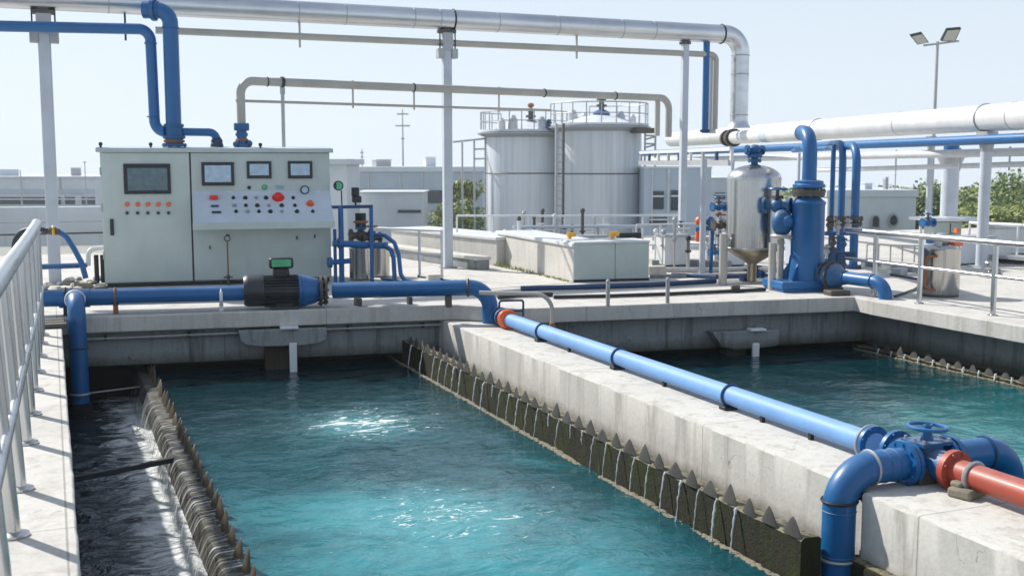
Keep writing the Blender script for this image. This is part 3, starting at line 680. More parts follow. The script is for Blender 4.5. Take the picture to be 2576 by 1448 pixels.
# ================================================================ BLUE LINE ALONG THE SLAB EDGE
sdir = (A1 - A0).normalized(); sn = Vector((sdir.y, -sdir.x, 0))
PR = .10
def edge(px, py, off=-.22): # point of the blue line: vertical plane parallel to the slab edge
    base = A0 - sn * 0 + sn * off; r_ = ray(px, py); t = (base - CAM).dot(sn) / r_.dot(sn); return CAM + r_ * t
e0 = edge(98, 751); em = edge(625, 738); ek = edge(830, 732); e1 = edge(1231, 720)
zl = (e0.z + em.z) / 2
mot = thing('pump_motor', 'black finned electric motor with a blue pump end and a green covered terminal box', 'pump motor', (em.x, em.y, 0))
ax = (ek - em).normalized()
m0 = edge(613, 731); m1 = edge(663, 731); m2 = edge(750, 731); m3 = edge(758, 731); m4 = edge(800, 731); m5 = edge(826, 731)
MR = .20
def along(p, q, t): return p + (q - p) * t
Lc = (m1 - m0).length
obj('fan_cover', MB().lathe([(.06, 0), (MR * .88, .0), (MR * .97, .03), (MR, .06), (MR, Lc), (MR * .93, Lc + .01)], m0, ax), 'motor', mot)
fin = MB().cyl(m1, m2, MR * .82, n=24); u_ = ax.orthogonal().normalized(); v_ = ax.cross(u_)
for i in range(30):
    a = 2 * math.pi * i / 30; d_ = u_ * math.cos(a) + v_ * math.sin(a); c_ = (m1 + m2) / 2 + d_ * MR * .88
    rot = Matrix((ax, d_, ax.cross(d_))).transposed(); fin.box(c_, ((m2 - m1).length - .01, MR * .22, .010), rot=rot)
obj('finned_housing', fin, 'motor', mot)
obj('end_flange', MB().flange(along(m2, m3, .5), ax, MR * 1.02, .035, 8, .012), 'blue', mot)
Lv = (m4 - m3).length
obj('volute', MB().lathe([(MR * .98, 0), (MR * .98, .04), (MR * .9, .08), (MR * .86, Lv * .6), (MR * .72, Lv), (.1, Lv + .05)], m3, ax), 'blue', mot)
cf = MB().flange(m4 + ax * .03, ax, MR * .95, .03, 10, .016).flange(m4 + ax * .09, ax, MR * .90, .03, 10, .016)
obj('coupling_flange', cf, 'grime', mot)
obj('foot', MB().box(m1 + ax * .25 + Vector((0, 0, -m1.z + .02)), (.34, .34, .04), rz=math.atan2(ax.y, ax.x)).box(m1 + ax * .25 + Vector((0, 0, -m1.z + .05)), (.2, .22, .06), rz=math.atan2(ax.y, ax.x)), 'motor', mot, bevel=.006)
jb = edge(707, 690)
tb = obj('terminal_box', MB().box(jb + Vector((0, 0, .02)), (.20, .16, .12), rz=math.atan2(ax.y, ax.x)).box(edge(707, 661) , (.30, .14, .135), rz=math.atan2(ax.y, ax.x)), 'black', mot, bevel=.03)
obj('green_cover', MB().box(edge(707, 661) + sn * .075, (.235, .012, .09), rz=math.atan2(ax.y, ax.x)), 'green', tb, bevel=.005)
ppl = thing('blue_pipe', 'blue suction pipe in front of the cabinet with a branch down into the dark channel', 'pipe', (e0.x, e0.y, 0))
obj('straight_pipe', MB().tube([e0 - ax * .02, em], PR, 24, True), 'blue', ppl)
tj = edge(188, 750)
obj('tee', MB().cyl(tj - ax * .17, tj + ax * .17, PR * 1.12, n=24).cyl(tj, tj + Vector((0, -.16, -.01)), PR * 1.1, n=24), 'blue', ppl)
dz = P(198, 900, Y=tj.y - .42)
dpath = fillet([tj + Vector((0, -.1, .0)), Vector((dz.x, tj.y - .42, tj.z - .01)), Vector((dz.x, tj.y - .42, -.98))], .24, 12)
obj('down_pipe', MB().tube(dpath, PR, 24), 'blue', ppl)
clamp_ring(ppl, tj + Vector((0, -.15, 0)), (0, 1, 0), PR, 'white', 'ring', .03)
for py in (873, 990):
    q = P(198, py, Y=tj.y - .42); clamp_ring(ppl, Vector((dz.x, tj.y - .42, q.z)), (0, 0, 1), PR, 'darkblue' if py < 900 else 'galv', 'ring', .03)
obj('foot_socket', MB().cyl((dz.x, tj.y - .42, -.98), (dz.x, tj.y - .42, -1.3), PR * 1.25), 'blackc', ppl)
for px, mt in ((165, 'darkmetal'), (290, 'rust'), (556, 'white')):
    q = edge(px, 746); clamp_ring(ppl, q, ax, PR, mt, 'strap', .024 if px != 556 else .045)
    obj('support', MB().box((q.x, q.y, q.z / 2 - PR / 2), (.05, .12, max(.04, q.z - PR + .02)), rz=math.atan2(ax.y, ax.x)), mt, ppl)
ppr = thing('blue_pipe', 'blue discharge pipe right of the motor, bending down onto the dividing wall', 'pipe', (ek.x, ek.y, 0))
eb = P(1233, 812, z=-.2)
s_ = edge(826, 731)
ebd = (eb - CAM).dot(fh); ecorner = Vector((eb.x, eb.y, P(1233, 722, D=ebd).z))
pth = fillet([s_ + ax * .06, ecorner, Vector((ecorner.x, ecorner.y, -.195))], .26, 14)
obj('pipe', MB().tube(pth, PR, 24), 'blue', ppr)
axr = (ecorner - s_).normalized(); q = s_ + axr * ((ecorner - s_).length * .865); clamp_ring(ppr, q, axr, PR, 'grime', 'strap', .03)
for q_, w_ in ((q + axr * -.25, .06), (edge(900, 730), .08), (edge(1030, 727), .05)): obj('support', MB().box((q_.x, q_.y, max(.03, (q_.z - PR) / 2)), (w_, .1, max(.05, q_.z - PR))), 'grime', ppr)
# planks and angle iron under it
for i, (x0_, x1_, yy, zz) in enumerate(((-.35, .0, 13.12, .0), (-.38, -.02, 13.32, .0), (-.36, -.02, 13.52, .0))):
    o = obj('timber_plank', MB().box(((x0_ + x1_) / 2, yy, zz + .03), (x1_ - x0_ + .2, .14, .04), rz=-.05 * i), 'grime', bevel=.005)
    tag(o, ['lowest dark plank at the end of the walkway', 'middle dark plank at the end of the walkway', 'upper dark plank against the blue pipe'][i], 'plank', 'planks at the end of the walkway')
o = obj('angle_iron', MB().bar(edge(300, 765, -.1), edge(615, 757, -.1), .03, .02), 'galv'); tag(o, 'pale angle iron lying along the slab below the blue pipe', 'angle iron')

# ================================================================ RISERS ON THE CABINET
def riser_base(parent, p, r, mats=('darkblue', 'grime'), h=.16):
    obj('base_flange', MB().flange(p + Vector((0, 0, .02)), (0, 0, 1), r * 1.6, .03, 8, .012).cyl(p, p + Vector((0, 0, h)), r * 1.15).flange(p + Vector((0, 0, h * .62)), (0, 0, 1), r * 1.45, .03, 8, .012), mats[0], parent)
    obj('bolt_ring', MB().torus(p + Vector((0, 0, h * .35)), (0, 0, 1), r * 1.2, .02, 20, 6), mats[1], parent)
RT = RZ_ + .015
def ctop(px, n=-.45): # point over the roof at depth n
    q = cl(0, 0, n); r_ = ray(px, 375); t = (q - CAM).dot(cn_) / r_.dot(cn_); p = CAM + r_ * t; return Vector((p.x, p.y, RT))
# big riser
b1 = ctop(439, -.22); D1 = (b1 - CAM).dot(fh)
big = thing('blue_riser', 'thick blue riser standing on the cabinet and bending to the steel pipe above', 'pipe', b1)
topz = P(435, 25, D=D1).z; RB = .112
pf = P(378, 20, D=D1); pf = Vector((pf.x, pf.y, topz))
bt_ = Vector((b1.x, b1.y, topz))
obj('pipe', MB().tube(fillet([b1 + Vector((0, 0, .1)), bt_, pf], .2, 12), RB, 24), 'blue', big)
riser_base(big, b1, RB, ('blue_dirty', 'rust'), .22)
dirx = (bt_ - pf).normalized()
obj('elbow_flange', MB().flange(pf + dirx * .05, dirx, RB * 1.45, .05, 10, .014).cyl(pf - dirx * .1, pf + dirx * .12, RB * 1.12), 'blue', big)
clamp_ring(big, bt_ + Vector((0, 0, -.26)), (0, 0, 1), RB, 'blue', 'joint_ring', .03)
q = P(439, 335, D=D1); obj('tee_collar', MB().cyl((b1.x, b1.y, q.z - .12), (b1.x, b1.y, q.z + .1), RB * 1.12).flange((b1.x, b1.y, q.z + .11), (0, 0, 1), RB * 1.3, .03, 8, .01), 'blue_dirty', big)
jz = q.z + .02
# smaller riser joining it from the left
r2c = P(382, 200, D=D1); zt2 = P(382, 74, D=D1).z; RS = .078
s2_ = thing('blue_pipe', 'slimmer blue pipe running in from the left and down beside the thick riser', 'pipe', (r2c.x, r2c.y, RT))
lft = P(-260, 47, D=D1 - .62); lft.z = zt2 + .0
xdir = Vector((1, 0, 0))
pL = Vector((r2c.x, r2c.y, zt2)); pfar = pL + (lft - pL)
pfar.z = zt2
obj('pipe', MB().tube(fillet([pfar, pL, Vector((r2c.x + .02, r2c.y, jz)), Vector((b1.x - RB, b1.y, jz))], .17, 12), RS, 20), 'blue', s2_)
for z_ in (zt2 - .2, jz + .22): clamp_ring(s2_, (r2c.x, r2c.y, z_), (0, 0, 1), RS, 'blue', 'joint_ring', .024)
# branch to the right
b3 = ctop(546); s3_ = thing('blue_pipe', 'short blue elbow pipe from the thick riser down to the cabinet roof', 'pipe', b3)
obj('pipe', MB().tube(fillet([Vector((b1.x + RB, b1.y, jz)), Vector((b3.x, b3.y, jz)), b3 + Vector((0, 0, .08))], .12, 10), .06, 20), 'blue', s3_)
riser_base(s3_, b3, .06, ('darkblue', 'grime'), .14)
# grey goose-neck
b4 = ctop(609, -.4); D4 = (b4 - CAM).dot(fh)
gz = P(640, 203, D=D4).z; GR = .065
gn = thing('grey_pipe', 'grey pipe rising from the cabinet and running high across to the storage tanks', 'pipe', b4)
gfar = P(1683, 239, D=21.5); gfar2 = Vector((gfar.x, gfar.y, gz))
gdir = (gfar2 - Vector((b4.x, b4.y, gz))).normalized()
gend = Vector((gfar2.x, gfar2.y, P(1683, 345, D=21.5).z))
obj('pipe', MB().tube(fillet([b4 + Vector((0, 0, .16)), Vector((b4.x, b4.y, gz)), gfar2, gend], [.2, .22], 12), GR, 20), 'greypipe', gn)
riser_base(gn, b4, GR, ('blue', 'rust'), .3)
obj('valve_body', MB().flange(b4 + Vector((0, 0, .30)), (0, 0, 1), .115, .09, 8, .012), 'blue_dirty', gn)
for d_ in ((-.09, -.05, .04), (.1, -.03, .05)): obj('side_fitting', MB().ball(b4 + Vector(d_), .055, 10), 'blue_dirty', gn)
def gp(px):  # point of the grey pipe at column px
    a = Vector((b4.x, b4.y, gz)); r_ = ray(px, 200); r_.z = 0; nn_ = Vector((gdir.y, -gdir.x, 0)); t = (a - CAM).dot(nn_) / r_.dot(nn_); p = CAM + r_ * t; return Vector((p.x, p.y, gz))
clamp_ring(gn, gp(672), gdir, GR, 'darkmetal', 'joint_ring', .016)
for px in (1040, 1369, 1548): clamp_ring(gn, gp(px), gdir, GR, 'darkmetal', 'joint_ring', .02)
br = gp(1655); obj('branch', MB().tube([br, Vector((br.x, br.y, gend.z + .02))], GR * .8), 'greypipe', gn)
thin_z = gz - .30
th = thing('thin_pipe', 'thin grey pipe hung just below the high grey pipe', 'pipe', gp(625))
obj('pipe', MB().tube([gp(592) + Vector((0, 0, -.30)), gp(1385) + Vector((0, 0, -.30))], .022, 10), 'greypipe', th)
for px in (887, 1041, 1255):
    obj('hanger', MB().tube([gp(px) + Vector((0, 0, GR + .01)), gp(px) + Vector((0, 0, -.36))], .016, 8), 'greypipe', th)
def postobj(px, zt_, w_, lab, D=None, base=0):
    q = gp(px); o = obj('support_post', MB().cyl((q.x, q.y, base), (q.x, q.y, zt_), w_).cyl((q.x, q.y, zt_ - .12), (q.x, q.y, zt_ - .02), w_ * 1.4), 'galv'); tag(o, lab, 'post')
postobj(710, gz - .06, .028, 'thin grey post behind the cabinet holding up the high grey pipe')
obj_ = gp(710); clamp_ring(gn, obj_, gdir, GR, 'darkmetal', 'saddle', .05)

# ================================================================ PIPE RACK
MR_ = .168
mL = P(100, -4, D=17.0); mR = P(1815, 86, D=20.9); mz = (mL.z + mR.z) / 2
mL = P(100, -4, z=mz + .0); mR = P(1815, 86, z=mz)
md = (mR - mL); md.z = 0; md.normalize()
def mp_(px, z=mz):
    nn_ = Vector((md.y, -md.x, 0)); r_ = ray(px, 200); t = (mL - CAM).dot(nn_) / r_.dot(nn_); p = CAM + r_ * t; return Vector((p.x, p.y, z))
main = thing('steel_pipeline', 'fat aluminium-clad pipe across the top, bending down at its right end', 'pipeline', mp_(1125, mz))
pe = mp_(1861); bottomz = P(1861, 322, D=(pe - CAM).dot(fh)).z
mstart = mL - md * 6
obj('pipe', MB().tube(fillet([mstart, pe, Vector((pe.x, pe.y, bottomz + .12))], .34, 14), MR_, 36), 'clad', main)
obj('flared_foot', MB().lathe([(MR_ * 1.35, 0), (MR_ * 1.1, .07), (MR_ * 1.01, .14), (MR_ * 1.01, .2)], (pe.x, pe.y, bottomz), (0, 0, 1), 32), 'clad', main)
for px in (280, 752, 870, 1040, 1105, 1250, 1400, 1560, 1640): obj('cladding_seam', MB().lathe([(MR_ + .001, -.008), (MR_ + .004, -.007), (MR_ + .004, .007), (MR_ + .001, .008)], mp_(px), md, 36), 'galv', main)
for py in (140, 187, 290):
    z_ = P(1861, py, D=(pe - CAM).dot(fh)).z; obj('cladding_seam', MB().lathe([(MR_ + .001, -.012), (MR_ + .007, -.009), (MR_ + .007, .009), (MR_ + .001, .012)], (pe.x, pe.y, z_), (0, 0, 1), 36), 'galv', main)
for px in (1140, 1812): clamp_ring(main, mp_(px), md, MR_, 'darkmetal', 'strap', .03)
sz = P(1140, 109, D=(mp_(1140) - CAM).dot(fh)).z
sec = thing('grey_pipeline', 'slim beige-grey pipe hung below the fat steel pipe', 'pipeline', mp_(1140, sz))
se = mp_(1800, sz)
obj('pipe', MB().tube(fillet([mp_(395, sz), se, Vector((se.x, se.y, P(1800, 325, D=(se - CAM).dot(fh)).z))], .12, 10), .056, 18), 'greypipe', sec)
for px in (320, 756, 1450): obj('hanger', MB().box(mp_(px, (mz - MR_ + sz) / 2 - .05), (.03, .03, mz - MR_ - sz + .25)), 'greypipe' if px > 400 else 'darkblue', sec)
bd = mp_(1776); wv = thing('blue_pipe', 'blue vertical pipe dropping beside the right end of the steel pipeline', 'pipe', bd)
Dbd = (bd - CAM).dot(fh); zb_ = P(1776, 335, D=Dbd).z
obj('pipe', MB().tube([Vector((bd.x, bd.y, mz - .12)), Vector((bd.x, bd.y, zb_))], .062, 20, True), 'blue', wv)
obj('lower_flange', MB().flange((bd.x, bd.y, zb_ + .04), (0, 0, 1), .095, .03, 8, .01), 'darkblue', wv)
gv = mp_(1797); obj('white_riser', MB().tube([Vector((gv.x + .02, gv.y + .1, sz - .02)), Vector((gv.x + .02, gv.y + .1, zb_))], .085, 20), 'offwhite', wv)
def column(pxt, base_px, base_py, wd, topz, label, shape='box', bracket=True):
    b = mp_(base_px, 0); t = thing('rack_column', label, 'column', b, 'columns of the overhead pipe rack')
    obj('shaft', MB().box((b.x, b.y, topz / 2), (wd, wd, topz), rz=-.04), 'column', t, bevel=.02)
    obj('base_plate', MB().box((b.x, b.y, .012), (wd * 1.7, wd * 1.7, .02)), 'galv', t)
    if bracket:
        obj('bracket', MB().box((b.x - wd * .8, b.y - .02, sz - .18), (wd * .7, .16, .16)).box((b.x + wd * .8, b.y - .02, sz - .18), (wd * .7, .16, .16)).box((b.x, b.y - wd * .52, sz + .02), (wd * 1.2, .02, .3)), 'galv', t, bevel=.006)
        obj('hanger_rod', MB().cyl((b.x - wd * .9, b.y - .05, sz - .2), (b.x - wd * .9, b.y - .05, mz - MR_ + .05), .012).cyl((b.x + wd * .9, b.y - .05, sz - .2), (b.x + wd * .9, b.y - .05, mz - MR_ + .05), .012), 'darkmetal', t)
        obj('saddle', MB().box((b.x, b.y, mz - MR_ - .03), (wd * 1.9, wd * 1.2, .05)).box((b.x, b.y, mz - MR_ + .0), (wd * .9, wd * .7, .08)), 'grime', t)
    else:
        obj('saddle', MB().box((b.x, b.y, mz - MR_ - .03), (wd * 1.3, wd * 1.2, .05)), 'grime', t)
    return t
column(90, 116, 705, .175, mz - MR_, 'widest white rack column, behind the left railing')
column(1125, 1124, 690, .15, mz - MR_, 'white rack column standing behind the blue discharge pipe')
column(1722, 1722, 685, .125, mz - MR_, 'slimmest white rack column, left of the steel vessel', bracket=False)
# ================================================================ PALE BLUE PIPE ON THE DIVIDING WALL
WX = 5.07
pz0 = P(1370, 832, X=WX).z; pz1 = P(2170, 1083, X=WX).z; pz = (pz0 + pz1) / 2 - .038
wp = thing('pale_blue_pipe', 'long pale blue pipe clamped along the dividing wall', 'pipe', (WX, 9, -.2))
yA = P(1283, 803, X=WX).y; yB = P(2205, 1100, X=WX).y
obj('pipe', MB().tube([(WX, yA, pz), (WX, (yA + yB) / 2, pz), (WX, yB, pz)], .079, 28), 'paleblue', wp)
obj('collar', MB().flange((WX, yB + .03, pz), (0, 1, 0), .125, .03, 8, .008), 'blue', wp)
obj('collar', MB().torus((WX, yB + .065, pz), (0, 1, 0), .118, .012), 'galv', wp)
for px in (1365, 1558, 1838):
    q = P(px, 900, X=WX); y = q.y
    q = P(px, 410 + (1.8 - pz) * F / (q - CAM).dot(fh), X=WX); y = q.y
    c = clamp_ring(wp, (WX, y, pz), (0, 1, 0), .082, 'darkblue', 'clamp', .026)
    obj('foot', MB().box((WX - .02, y, -.185), (.13, .09, .03)).box((WX - .01, y, -.16), (.05, .04, .08)), 'darkmetal', c, bevel=.006)
for y in (10.6, 8.6, 7.1, 6.5):
    obj('small_foot', MB().box((WX - .03, y, -.175), (.03, .03, .05)), 'darkmetal', wp)
rc = thing('red_collar', 'red corrugated collar and small valve at the far end of the pale blue pipe', 'pipe coupling', (WX, yA, -.2))
mb = MB()
for k in range(4): mb.torus((WX, yA + .02 + k * .035, pz), (0, 1, 0), .098, .020, 24, 8)
obj('collar', mb.cyl((WX, yA, pz), (WX, yA + .17, pz), .1), 'orange', rc)
obj('foot', MB().box((WX, yA + .06, -.18), (.12, .10, .05)), 'grime', rc)
obj('valve_body', MB().cyl((WX, yA + .18, pz), (WX, yA + .42, pz), .085).flange((WX, yA + .22, pz), (0, 1, 0), .115, .03).flange((WX, yA + .36, pz), (0, 1, 0), .11, .03), 'blue_dirty', rc)
hx = WX + .28
obj('lever_frame', MB().tube(fillet([(WX - .02, yA + .3, pz + .06), (WX - .02, yA + .3, pz + .20), (hx, yA + .25, pz + .20), (hx, yA + .25, pz - .0)], .03, 4), .014, 8).tube([(WX, yA + .3, pz + .07), (hx, yA + .25, pz + .07)], .014, 8), 'darkblue', rc)
# drain hose bending over the slab edge
hb_ = P(1389, 808, z=-.1); ht = P(1330, 733, Y=hb_.y + .5)
dh = thing('bent_pipe', 'beige bent pipe curving over the slab edge behind the red collar', 'pipe', hb_)
pt = P(1375, 738, Y=hb_.y + .1)
zz = max(pt.z, .12)
obj('pipe', MB().tube(fillet([Vector((hb_.x - .75, hb_.y + .5, zz)), Vector((hb_.x, hb_.y, zz)), Vector((hb_.x, hb_.y, -.19))], .2, 8), .026, 12), 'greypipe', dh)
obj('rusty_foot', MB().cyl((hb_.x, hb_.y, -.195), (hb_.x, hb_.y, -.12), .042, .03), 'rust', dh)

# ================================================================ VALVE CROSS AT THE NEAR END
Y0 = 5.38; VX = 5.07; vz = P(2345, 1150, Y=Y0).z; vz = pz + .01
va = thing('gate_valve', 'blue gate valve with a round handwheel on top of the dividing wall', 'valve', (VX, Y0, -.2))
obj('body', MB().ball((VX, Y0, vz), .108, 18, (1.15, 1.1, .95)).cyl((VX, Y0 - .2, vz), (VX, Y0 + .3, vz), .098), 'blue_dirty', va)
obj('bonnet', MB().cyl((VX, Y0, vz + .06), (VX, Y0, vz + .115), .10).box((VX, Y0, vz + .125), (.24, .2, .02)).cyl((VX, Y0, vz + .13), (VX, Y0, vz + .19), .042, .026), 'blue_dirty', va)
for sx_, sy_ in ((-1, -1), (-1, 1), (1, -1), (1, 1), (1, 0), (-1, 0)): obj('bolt', MB().cyl((VX + sx_ * .10, Y0 + sy_ * .08, vz + .11), (VX + sx_ * .10, Y0 + sy_ * .08, vz + .155), .012, n=6), 'galv', va)
wh = P(2352, 1071, Y=Y0); wz = wh.z; 
obj('stem', MB().cyl((VX, Y0, vz + .2), (VX, Y0, wz + .02), .014), 'darkmetal', va)
hw = obj('handwheel', MB().torus((VX, Y0, wz), (.04, 0, 1), .118, .013, 36, 10), 'blue', va)
sp_ = MB()
for k in range(3):
    a = k * 2.094 + .5; d_ = Vector((math.cos(a), math.sin(a), -.02)); sp_.tube([Vector((VX, Y0, wz - .02)), Vector((VX, Y0, wz - .005)) + d_ * .06, Vector((VX, Y0, wz)) + d_ * .117], .008, 8)
obj('spokes', sp_.cyl((VX, Y0, wz - .04), (VX, Y0, wz + .015), .024), 'blue', hw)
for (dx, dy) in ((-.19, 0), (.19, 0)): obj('side_flange', MB().flange((VX + dx, Y0, vz), (1, 0, 0), .145, .035, 10, .012).flange((VX + dx * .78, Y0, vz), (1, 0, 0), .14, .028, 10, .011), 'blue', va)
obj('rear_flange', MB().flange((VX, Y0 + .27, vz), (0, 1, 0), .135, .03, 8, .01), 'blue', va)
obj('mounting_block', MB().box((VX - .02, Y0, -.14), (.26, .24, .11)), 'grime', va, bevel=.01)
# branch down the face of the wall
LX = 4.40; RV = .102
dn_ = thing('blue_pipe', 'thick blue pipe from the gate valve down the near face of the dividing wall', 'pipe', (LX, Y0, -.74))
obj('pipe', MB().tube(fillet([(VX - .2, Y0, vz), (LX, Y0, vz), (LX, Y0, -1.3)], .23, 16), RV, 30), 'blue', dn_)
for (c_, ax_, m_) in (((LX + .22, Y0, vz), (1, 0, 0), 'galv'), ((LX, Y0, P(2080, 1262, Y=Y0).z), (0, 0, 1), 'darkmetal'), ((LX, Y0, P(2075, 1408, Y=Y0).z), (0, 0, 1), 'galv')):
    c = clamp_ring(dn_, c_, ax_, RV, m_, 'strap', .02)
    if ax_[2]: obj('tie_rod', MB().tube([(LX + .09, Y0, c_[2]), (4.56, Y0 - .06, c_[2] + .01)], .011, 8).box((4.555, Y0 - .06, c_[2] + .01), (.02, .07, .06)), 'darkmetal', c)
# branch over the right basin
rb = P(2500, 1140, Y=Y0).x
db = thing('blue_pipe', 'blue elbow pipe from the gate valve turning down into the right basin', 'pipe', (rb, Y0, -.74))
obj('pipe', MB().tube(fillet([(VX + .2, Y0, vz), (rb + .13, Y0, vz), (rb + .13, Y0 - .02, -1.2)], .21, 14), RV, 30), 'blue', db)
clamp_ring(db, (rb - .08, Y0, vz), (1, 0, 0), RV, 'darkblue', 'strap', .022)
for x_ in (LX + .32, VX - .28): obj('weld_bead', MB().torus((x_, Y0, vz), (1, 0, 0), RV, .004, 28, 5), 'blue_dirty', dn_)
for z__ in (-.32, -.6): obj('weld_bead', MB().torus((LX, Y0, z__), (0, 0, 1), RV, .004, 28, 5), 'blue_dirty', dn_)
for dx in (-.19, -.148, .19, .148): obj('gasket', MB().torus((VX + dx * 1.0, Y0, vz), (1, 0, 0), .112, .006, 24, 5), 'rust', va)
# red pipe
rd = thing('red_pipe', 'brick-red pipe leaving the gate valve along the wall towards the camera', 'pipe', (VX, 4.2, -.2))
obj('pipe', MB().tube([(VX, Y0 - .2, vz), (VX, 4, vz), (VX, 1.2, vz)], .078, 28), 'red', rd)
obj('flange', MB().flange((VX, Y0 - .24, vz), (0, 1, 0), .125, .045, 8, .012), 'red', rd)
yc = P(2452, 1195, X=VX).y
c = clamp_ring(rd, (VX, yc, vz), (0, 1, 0), .08, 'galv', 'clamp', .03)
obj('stone_foot', MB().box((VX - .03, yc + .02, -.165), (.22, .15, .06), rz=.3).box((VX - .05, yc + .05, -.125), (.12, .08, .04), rz=.1), 'crumb', c, bevel=.015)
obj('mounting_plate', MB().box((VX, 3.0, -.17), (.12, .1, .06)), 'galv', rd)

# ================================================================ RIGHT PART: VESSEL, TOWER, PIPES
# stainless vessel
vb = Pc(1898, 16.6, 0); zz_ = lambda py, D=16.6: CAMH - (py - 410) / F * D
ve = thing('pressure_vessel', 'tall stainless vessel with domed lid and cone bottom on grey legs', 'vessel', vb)
vr = .395
obj('shell', MB().lathe([(vr, zz_(622)), (vr, zz_(455)), (vr * .99, zz_(449)), (vr * .985, zz_(447))], vb, n=48), 'vessel', ve)
dome = [(vr * 1.02, zz_(452)), (vr * 1.02, zz_(448))] + [(vr * math.cos(t), zz_(448) + .20 * math.sin(t)) for t in [i * math.pi / 2 / 8 for i in range(8)]] + [(.06, zz_(448) + .205)]
obj('domed_lid', MB().lathe(dome, vb, n=48), 'steel', ve)
cone = [(.05, .03), (.07, .05), (.07, zz_(665)), (.09, zz_(660)), (vr * .72, zz_(640)), (vr * .97, zz_(627)), (vr * 1.0, zz_(621))]
obj('cone', MB().lathe(cone, vb, n=40), steel('cone_steel', (.42, .36, .27), .35, (6, 6, .1), .5), ve)
obj('seam_ring', MB().torus(vb + Vector((0, 0, zz_(621))), (0, 0, 1), vr, .012, 40, 6), 'galv', ve)
obj('top_valve', MB().cyl(vb + Vector((0, 0, zz_(420))), vb + Vector((0, 0, zz_(395))), .05).flange(vb + Vector((0, 0, zz_(404))), (0, 0, 1), .10, .04).flange(vb + Vector((0, 0, zz_(392))), (0, 0, 1), .11, .05).ball(vb + Vector((0, 0, zz_(378))), .085, 12, (1.2, 1, 1)).cyl(vb + Vector((-.16, 0, zz_(378))), vb + Vector((.16, 0, zz_(378))), .04).flange(vb + Vector((-.13, 0, zz_(378))), (1, 0, 0), .075, .02, 6, .008).flange(vb + Vector((.13, 0, zz_(378))), (1, 0, 0), .075, .02, 6, .008), 'blue_dirty', ve)
for px, py, r_ in ((1818, 717, .062), (1941, 729, .055), (1961, 722, .05)):
    q = P(px, py, z=0); obj('leg', MB().cyl((q.x, q.y, 0), (q.x, q.y, zz_(585 if px < 1900 else 600)), r_), 'greypipe', ve)
q = P(1818, 717, z=0)
obj('leg_bracket', MB().bar((q.x, q.y, zz_(600)), (vb.x - vr, vb.y, zz_(604)), .06, .08).bar((P(1950, 715, z=0).x, P(1950, 715, z=0).y, zz_(606)), (vb.x + vr * .8, vb.y - .1, zz_(612)), .06, .08), 'galv', ve)
# blue side valves on the vessel
def small_valve(px, py, D, s, label, mats=('blue_dirty', 'grime', 'blue'), ax_=(1, 0, 0), wheel=True, name='valve'):
    p = P(px, py, D=D); t = thing(name, label, 'valve', p)
    a_ = Vector(ax_)
    obj('body', MB().ball(p, .07 * s, 12).cyl(p - a_ * .13 * s, p + a_ * .13 * s, .04 * s).flange(p - a_ * .12 * s, a_, .08 * s, .025 * s, 6, .008 * s).flange(p + a_ * .12 * s, a_, .08 * s, .025 * s, 6, .008 * s), mats[0], t)
    obj('stem', MB().cyl(p, p + Vector((0, 0, .15 * s)), .018 * s).box(p + Vector((0, 0, .08 * s)), (.09 * s, .07 * s, .03 * s)), mats[1], t)
    if wheel: obj('handwheel', MB().torus(p + Vector((0, 0, .16 * s)), (0, 0, 1), .08 * s, .012 * s, 18, 6), mats[2], t)
    return t
small_valve(1955, 517, 16.0, 1.5, 'blue valve high between the steel vessel and the blue tower', ax_=(.6, -.8, 0))
p = P(1968, 560, D=15.9); t = thing('blue_actuator', 'lumpy blue actuator hanging between the steel vessel and the blue tower', 'actuator', p)
obj('body', MB().ball(p, .17, 16, (.95, .8, 1.15)), 'blue_dirty', t); obj('cover', MB().ball(p + Vector((.02, -.09, .02)), .10, 12), 'blue', t)
obj('cradle', MB().torus(p + Vector((0, 0, -.2)), (.1, 0, 1), .14, .03, 20, 6).cyl(p + Vector((0, .02, -.2)), (p.x, p.y + .02, 0), .045), 'greypipe', t)
small_valve(1808, 520, 17.0, .9, 'small blue valve on the left shoulder of the steel vessel', ax_=(1, 0, 0))
small_valve(1812, 566, 17.0, 1.0, 'grimy valve halfway up the left side of the steel vessel', ('grime', 'galv', 'rust'))
# blue tower
tb_ = P(2038, 728, z=0); TD = (tb_ - CAM).dot(fh); zt_ = lambda py: CAMH - (py - 410) / F * TD
tb_ = Pc(2037, TD, 0)
tw = thing('blue_pump_tower', 'thick blue upright pump housing bolted to a square blue base', 'pump', tb_)
TR = pxw(41, TD)
obj('housing', MB().lathe([(TR * 1.0, zt_(690)), (TR * 1.02, zt_(645)), (TR, zt_(640)), (TR * .99, zt_(515)), (TR * 1.04, zt_(512)), (TR * 1.04, zt_(507)), (TR * .7, zt_(496)), (TR * .55, zt_(488))], tb_, n=40), 'blue', tw)
obj('lower_skirt', MB().lathe([(TR * 1.2, zt_(712)), (TR * 1.15, zt_(685)), (TR * 1.08, zt_(655)), (TR * 1.03, zt_(642))], tb_, n=40), 'blue', tw)
obj('base_plate', MB().box(tb_ + Vector((-.12, 0, .10)), (pxw(150, TD), .62, .10), rz=-.15).box(tb_ + Vector((-.12, 0, .025)), (pxw(140, TD), .58, .05), rz=-.15), 'blue', tw, bevel=.008)
for k in range(6):
    a = k * math.pi / 3 + .35; d_ = Vector((math.cos(a), math.sin(a), 0)); q = tb_ + d_ * TR
    obj("rib", MB().extr([q + Vector((0, 0, zt_(655))), q + Vector((0, 0, .15)), q + d_ * .16 + Vector((0, 0, .15))], Vector((-d_.y, d_.x, 0)) * .02), 'blue', tw)
obj('neck', MB().cyl(tb_ + Vector((0, 0, zt_(500))), tb_ + Vector((0, 0, zt_(478))), TR * .55), 'darkblue', tw)
